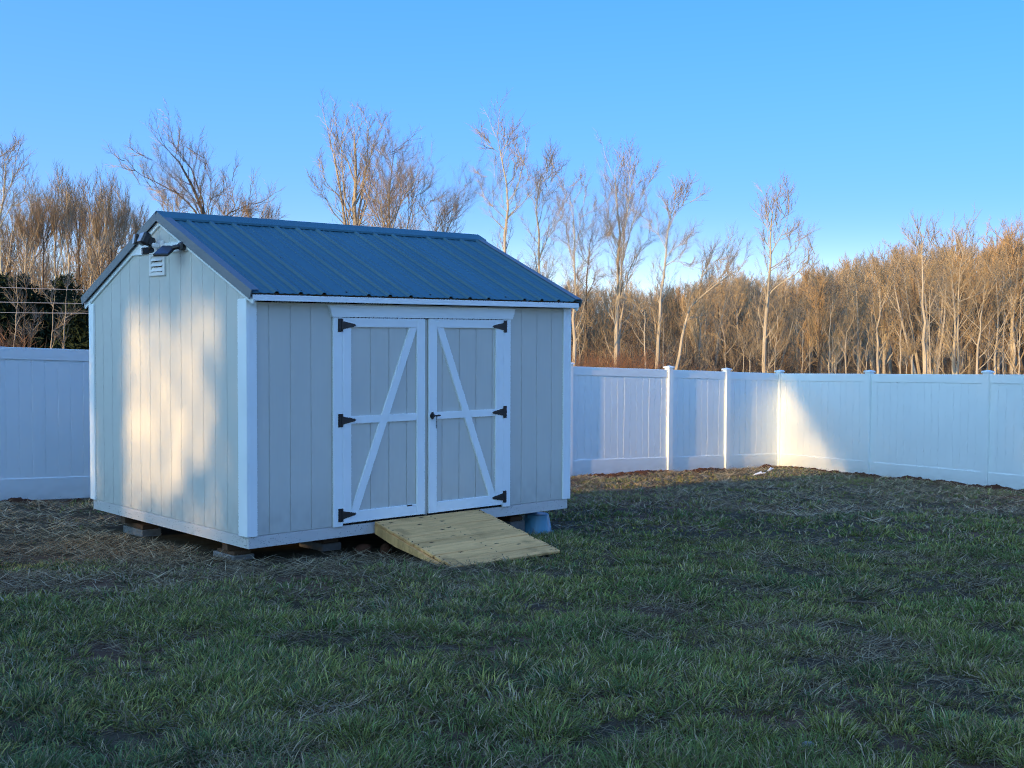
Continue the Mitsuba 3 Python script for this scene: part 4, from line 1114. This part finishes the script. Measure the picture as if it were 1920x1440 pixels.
# --- utility wires left of the shed
pole = at(420, 640, 44); pz = float(zg(pole[0], pole[1]))
up_ = thing('utility_pole', 'wooden utility pole hidden behind the shed, carrying the wires seen on the left', 'utility pole')
part(up_, 'pole', tubes(np.array([[[pole[0], pole[1], pz - 0.3], [pole[0], pole[1], pz + 3], [pole[0], pole[1], CAM[2] + 2.2]]]), np.array([[0.14, 0.12, 0.10]]), 10, False), 'old_wood', smooth=40)
for (ya, yb, lab) in ((529.5, 536.5, 'topmost of three thin pale wires left of the shed'), (557.5, 562, 'middle one of three thin pale wires left of the shed'), (577, 580.5, 'lowest of three thin pale wires left of the shed')):
    A = at(-700, ya - (yb - ya) * 4.2, 44); Bq = at(420, yb + (yb - ya) * 1.7, 44)
    t = np.linspace(0, 1, 14)[:, None]
    P = A + (Bq - A) * t - np.array([0, 0, 0.15]) * (4 * t * (1 - t))
    whole('utility_wire', tubes(P[None], np.full((1, 14), 0.012), 5, False), 'wire_mat', lab, 'wire')

# ------------------------------------------------------------------ unseen house, hedge and trees added west of the yard to shape its shade
CX = -30.0
ta, te = math.tan(SUN_AZ), math.tan(SUN_EL) / math.cos(SUN_AZ)


def on_caster(x, y, z): return y - (x - CX) * ta, z + (x - CX) * te


SR = np.random.default_rng(5)
hs = thing('shade_house', 'pale house with a dark gable roof added west of the yard, outside the picture, to cast shade', 'house')  # unseen house added to throw the yard into shade
hx0, hx1, hy0, hy1 = -44.0, -31.0, -26.0, -1.5
hz = 1.0
part(hs, 'wall', join(bx(hx0, hx1, hy0, hy1, hz - 0.8, hz + 4.3, 0.02), prism([(hx0, hz + 4.3), (hx1, hz + 4.3), ((hx0 + hx1) / 2, hz + 6.9)], 1, hy0, hy1)), 'house_wall')
for s in (-1, 1):
    xm = (hx0 + hx1) / 2
    part(hs, 'roof', bar((xm, (hy0 + hy1) / 2, hz + 7.05), (xm + s * 7.1, (hy0 + hy1) / 2, hz + 7.05 - 7.1 * 2.6 / 6.5), (0, 1, 0), hy1 - hy0 + 0.5, 0.14, 0.02), 'house_roof')
for fl in (0,):
    for k in range(7):
        yy = hy0 + 2.2 + k * 3.6
        w = part(hs, 'window', join(bx(hx1 + 0.003, hx1 + 0.05, yy, yy + 0.09, hz + 1.0 + fl * 2.9, hz + 2.5 + fl * 2.9), bx(hx1 + 0.003, hx1 + 0.05, yy + 1.11, yy + 1.2, hz + 1.0 + fl * 2.9, hz + 2.5 + fl * 2.9),
                                   bx(hx1 + 0.003, hx1 + 0.048, yy + 0.09, yy + 1.11, hz + 1.0 + fl * 2.9, hz + 1.09 + fl * 2.9), bx(hx1 + 0.003, hx1 + 0.048, yy + 0.09, yy + 1.11, hz + 2.41 + fl * 2.9, hz + 2.5 + fl * 2.9)), 'white_paint')
        part(w, 'pane', bx(hx1 + 0.002, hx1 + 0.02, yy + 0.09, yy + 1.11, hz + 1.09 + fl * 2.9, hz + 2.41 + fl * 2.9, 0.001), 'house_glass')


def crown_in(poly, depth, n, size):
    """Leaf sprays filling a crown whose outline seen from the yard is poly (y, z)."""
    pg = Polygon(poly); x0, y0, x1, y1 = pg.bounds
    out = []
    while sum(map(len, out)) < n:
        q = np.column_stack([SR.uniform(x0, x1, 4 * n), SR.uniform(y0, y1, 4 * n)])
        out.append(q[contains_xy(pg, q[:, 0], q[:, 1])])
    q = np.vstack(out)[:n]
    return leaves(np.column_stack([CX + SR.normal(0, depth / 2.2, n), q]), size, SR)


# added evergreen, its underside shaped to leave the slanting sun patch on the fence
y_a, z_a = on_caster(14.1, 3.55, -0.72)
y_b, z_b = on_caster(14.55, 5.30, 0.85)
y_s, z_s = on_caster(0, 1.45, 1.95)
sp = on_caster(0, 2.32, 0.3)[0]
tree = thing('shade_evergreen', 'broad dark evergreen tree with a high skirt added west of the yard, outside the picture, to shape the sun patches', 'tree')
gz = float(zg(CX, (sp + y_a) / 2))
part(tree, 'trunk', tubes(np.array([[[CX, (sp + y_a) / 2, gz - 0.3], [CX + 0.1, (sp + y_a) / 2 - 0.03, gz + 4], [CX, (sp + y_a) / 2, gz + 11]]]), np.array([[0.36, 0.30, 0.1]]), 10, False), 'bark_dark', smooth=40)
skirt = [(sp, 4.9), (y_a, z_a - 0.6), (y_a + 0.02, z_a), (y_b, z_b), (y_b + 0.7, z_b + 0.35), (y_b + 2.2, z_b + 1.0), (y_b + 1.8, 9.0), (2.0, 10.0), (-2.5, 9.3), (-2.6, z_s + 0.6), (-0.9, z_s + 0.15), (0.4, z_s), (sp - 0.1, z_s + 0.1), (sp, z_s - 0.3)]
part(tree, 'crown', crown_in(skirt, 1.2, 14000, 0.12), 'evergreen')
# leaf screen added to dim the sun patches: sparse in the middle, denser aside
def leaf_screen(y0, y1, z0, z1, n, keep):
    q = np.column_stack([SR.uniform(y0, y1, n), SR.uniform(z0, z1, n)])
    q = q[SR.random(n) < keep(q[:, 0], q[:, 1])]
    return leaves(np.column_stack([CX + SR.normal(0, 0.6, len(q)), q]), 0.085, SR)


yc, zc_ = on_caster(0, 1.92, 1.0)
part(tree, 'screen_twigs', leaf_screen(-1.1, on_caster(0, 3.2, 0)[0], 4.8, z_s + 0.5, 3100, lambda y, z: np.clip(0.40 + 0.42 * np.abs((y - yc) / 0.75) ** 1.6 * np.where(y < yc, 0.42, 0.8) + 0.55 * ss(0.35, 1.3, z - zc_), 0, 0.88)), 'evergreen')
part(tree, 'screen_twigs', leaf_screen(y_a, y_b + 0.22, z_a - 0.3, z_b + 0.2, 1200, lambda y, z: 0.25 + 0.55 * ss(-0.1, 0.45, y_b - y)), 'evergreen')
# added hedge below and second evergreen to the north, both there to block sun
y1 = on_caster(0, 1.5, 0)[0]
hedge = [(-2.0, 0.6), (6.5, 0.6), (6.5, on_caster(12, 0, -0.75)[1] - 0.5), (y_a + 0.9, on_caster(12, 0, -0.75)[1] - 0.3), (y_a, 5.2), (sp, on_caster(0, 0, 0.18)[1]), (y1, on_caster(0, 0, 0.25)[1]), (on_caster(0, 0.5, 0)[0], on_caster(0, 0, 0.8)[1]), (-0.62, on_caster(0, 0, 1.4)[1]), (-0.8, 7.0), (-2.0, 7.3)]
whole('shade_hedge', crown_in(hedge, 1.4, 9000, 0.15), 'evergreen', 'tall dark hedge added beside the shading house, outside the picture, to block low sun', 'hedge')
yn = on_caster(9.0, 5.62, 0)[0] + 0.12
north = thing('shade_evergreen', 'second dark evergreen added north of the hedge, outside the picture, to block low sun', 'tree')
part(north, 'trunk', tubes(np.array([[[CX, yn + 2.2, gz - 0.3], [CX, yn + 2.2, gz + 5], [CX, yn + 2.2, gz + 10]]]), np.array([[0.3, 0.25, 0.1]]), 10, False), 'bark_dark', smooth=40)
part(north, 'crown', crown_in([(yn, 1.5), (yn + 5, 1.5), (yn + 4.6, 6.5), (yn + 2.4, 9.4), (yn + 0.2, 7.5)], 2.2, 6000, 0.18), 'evergreen')
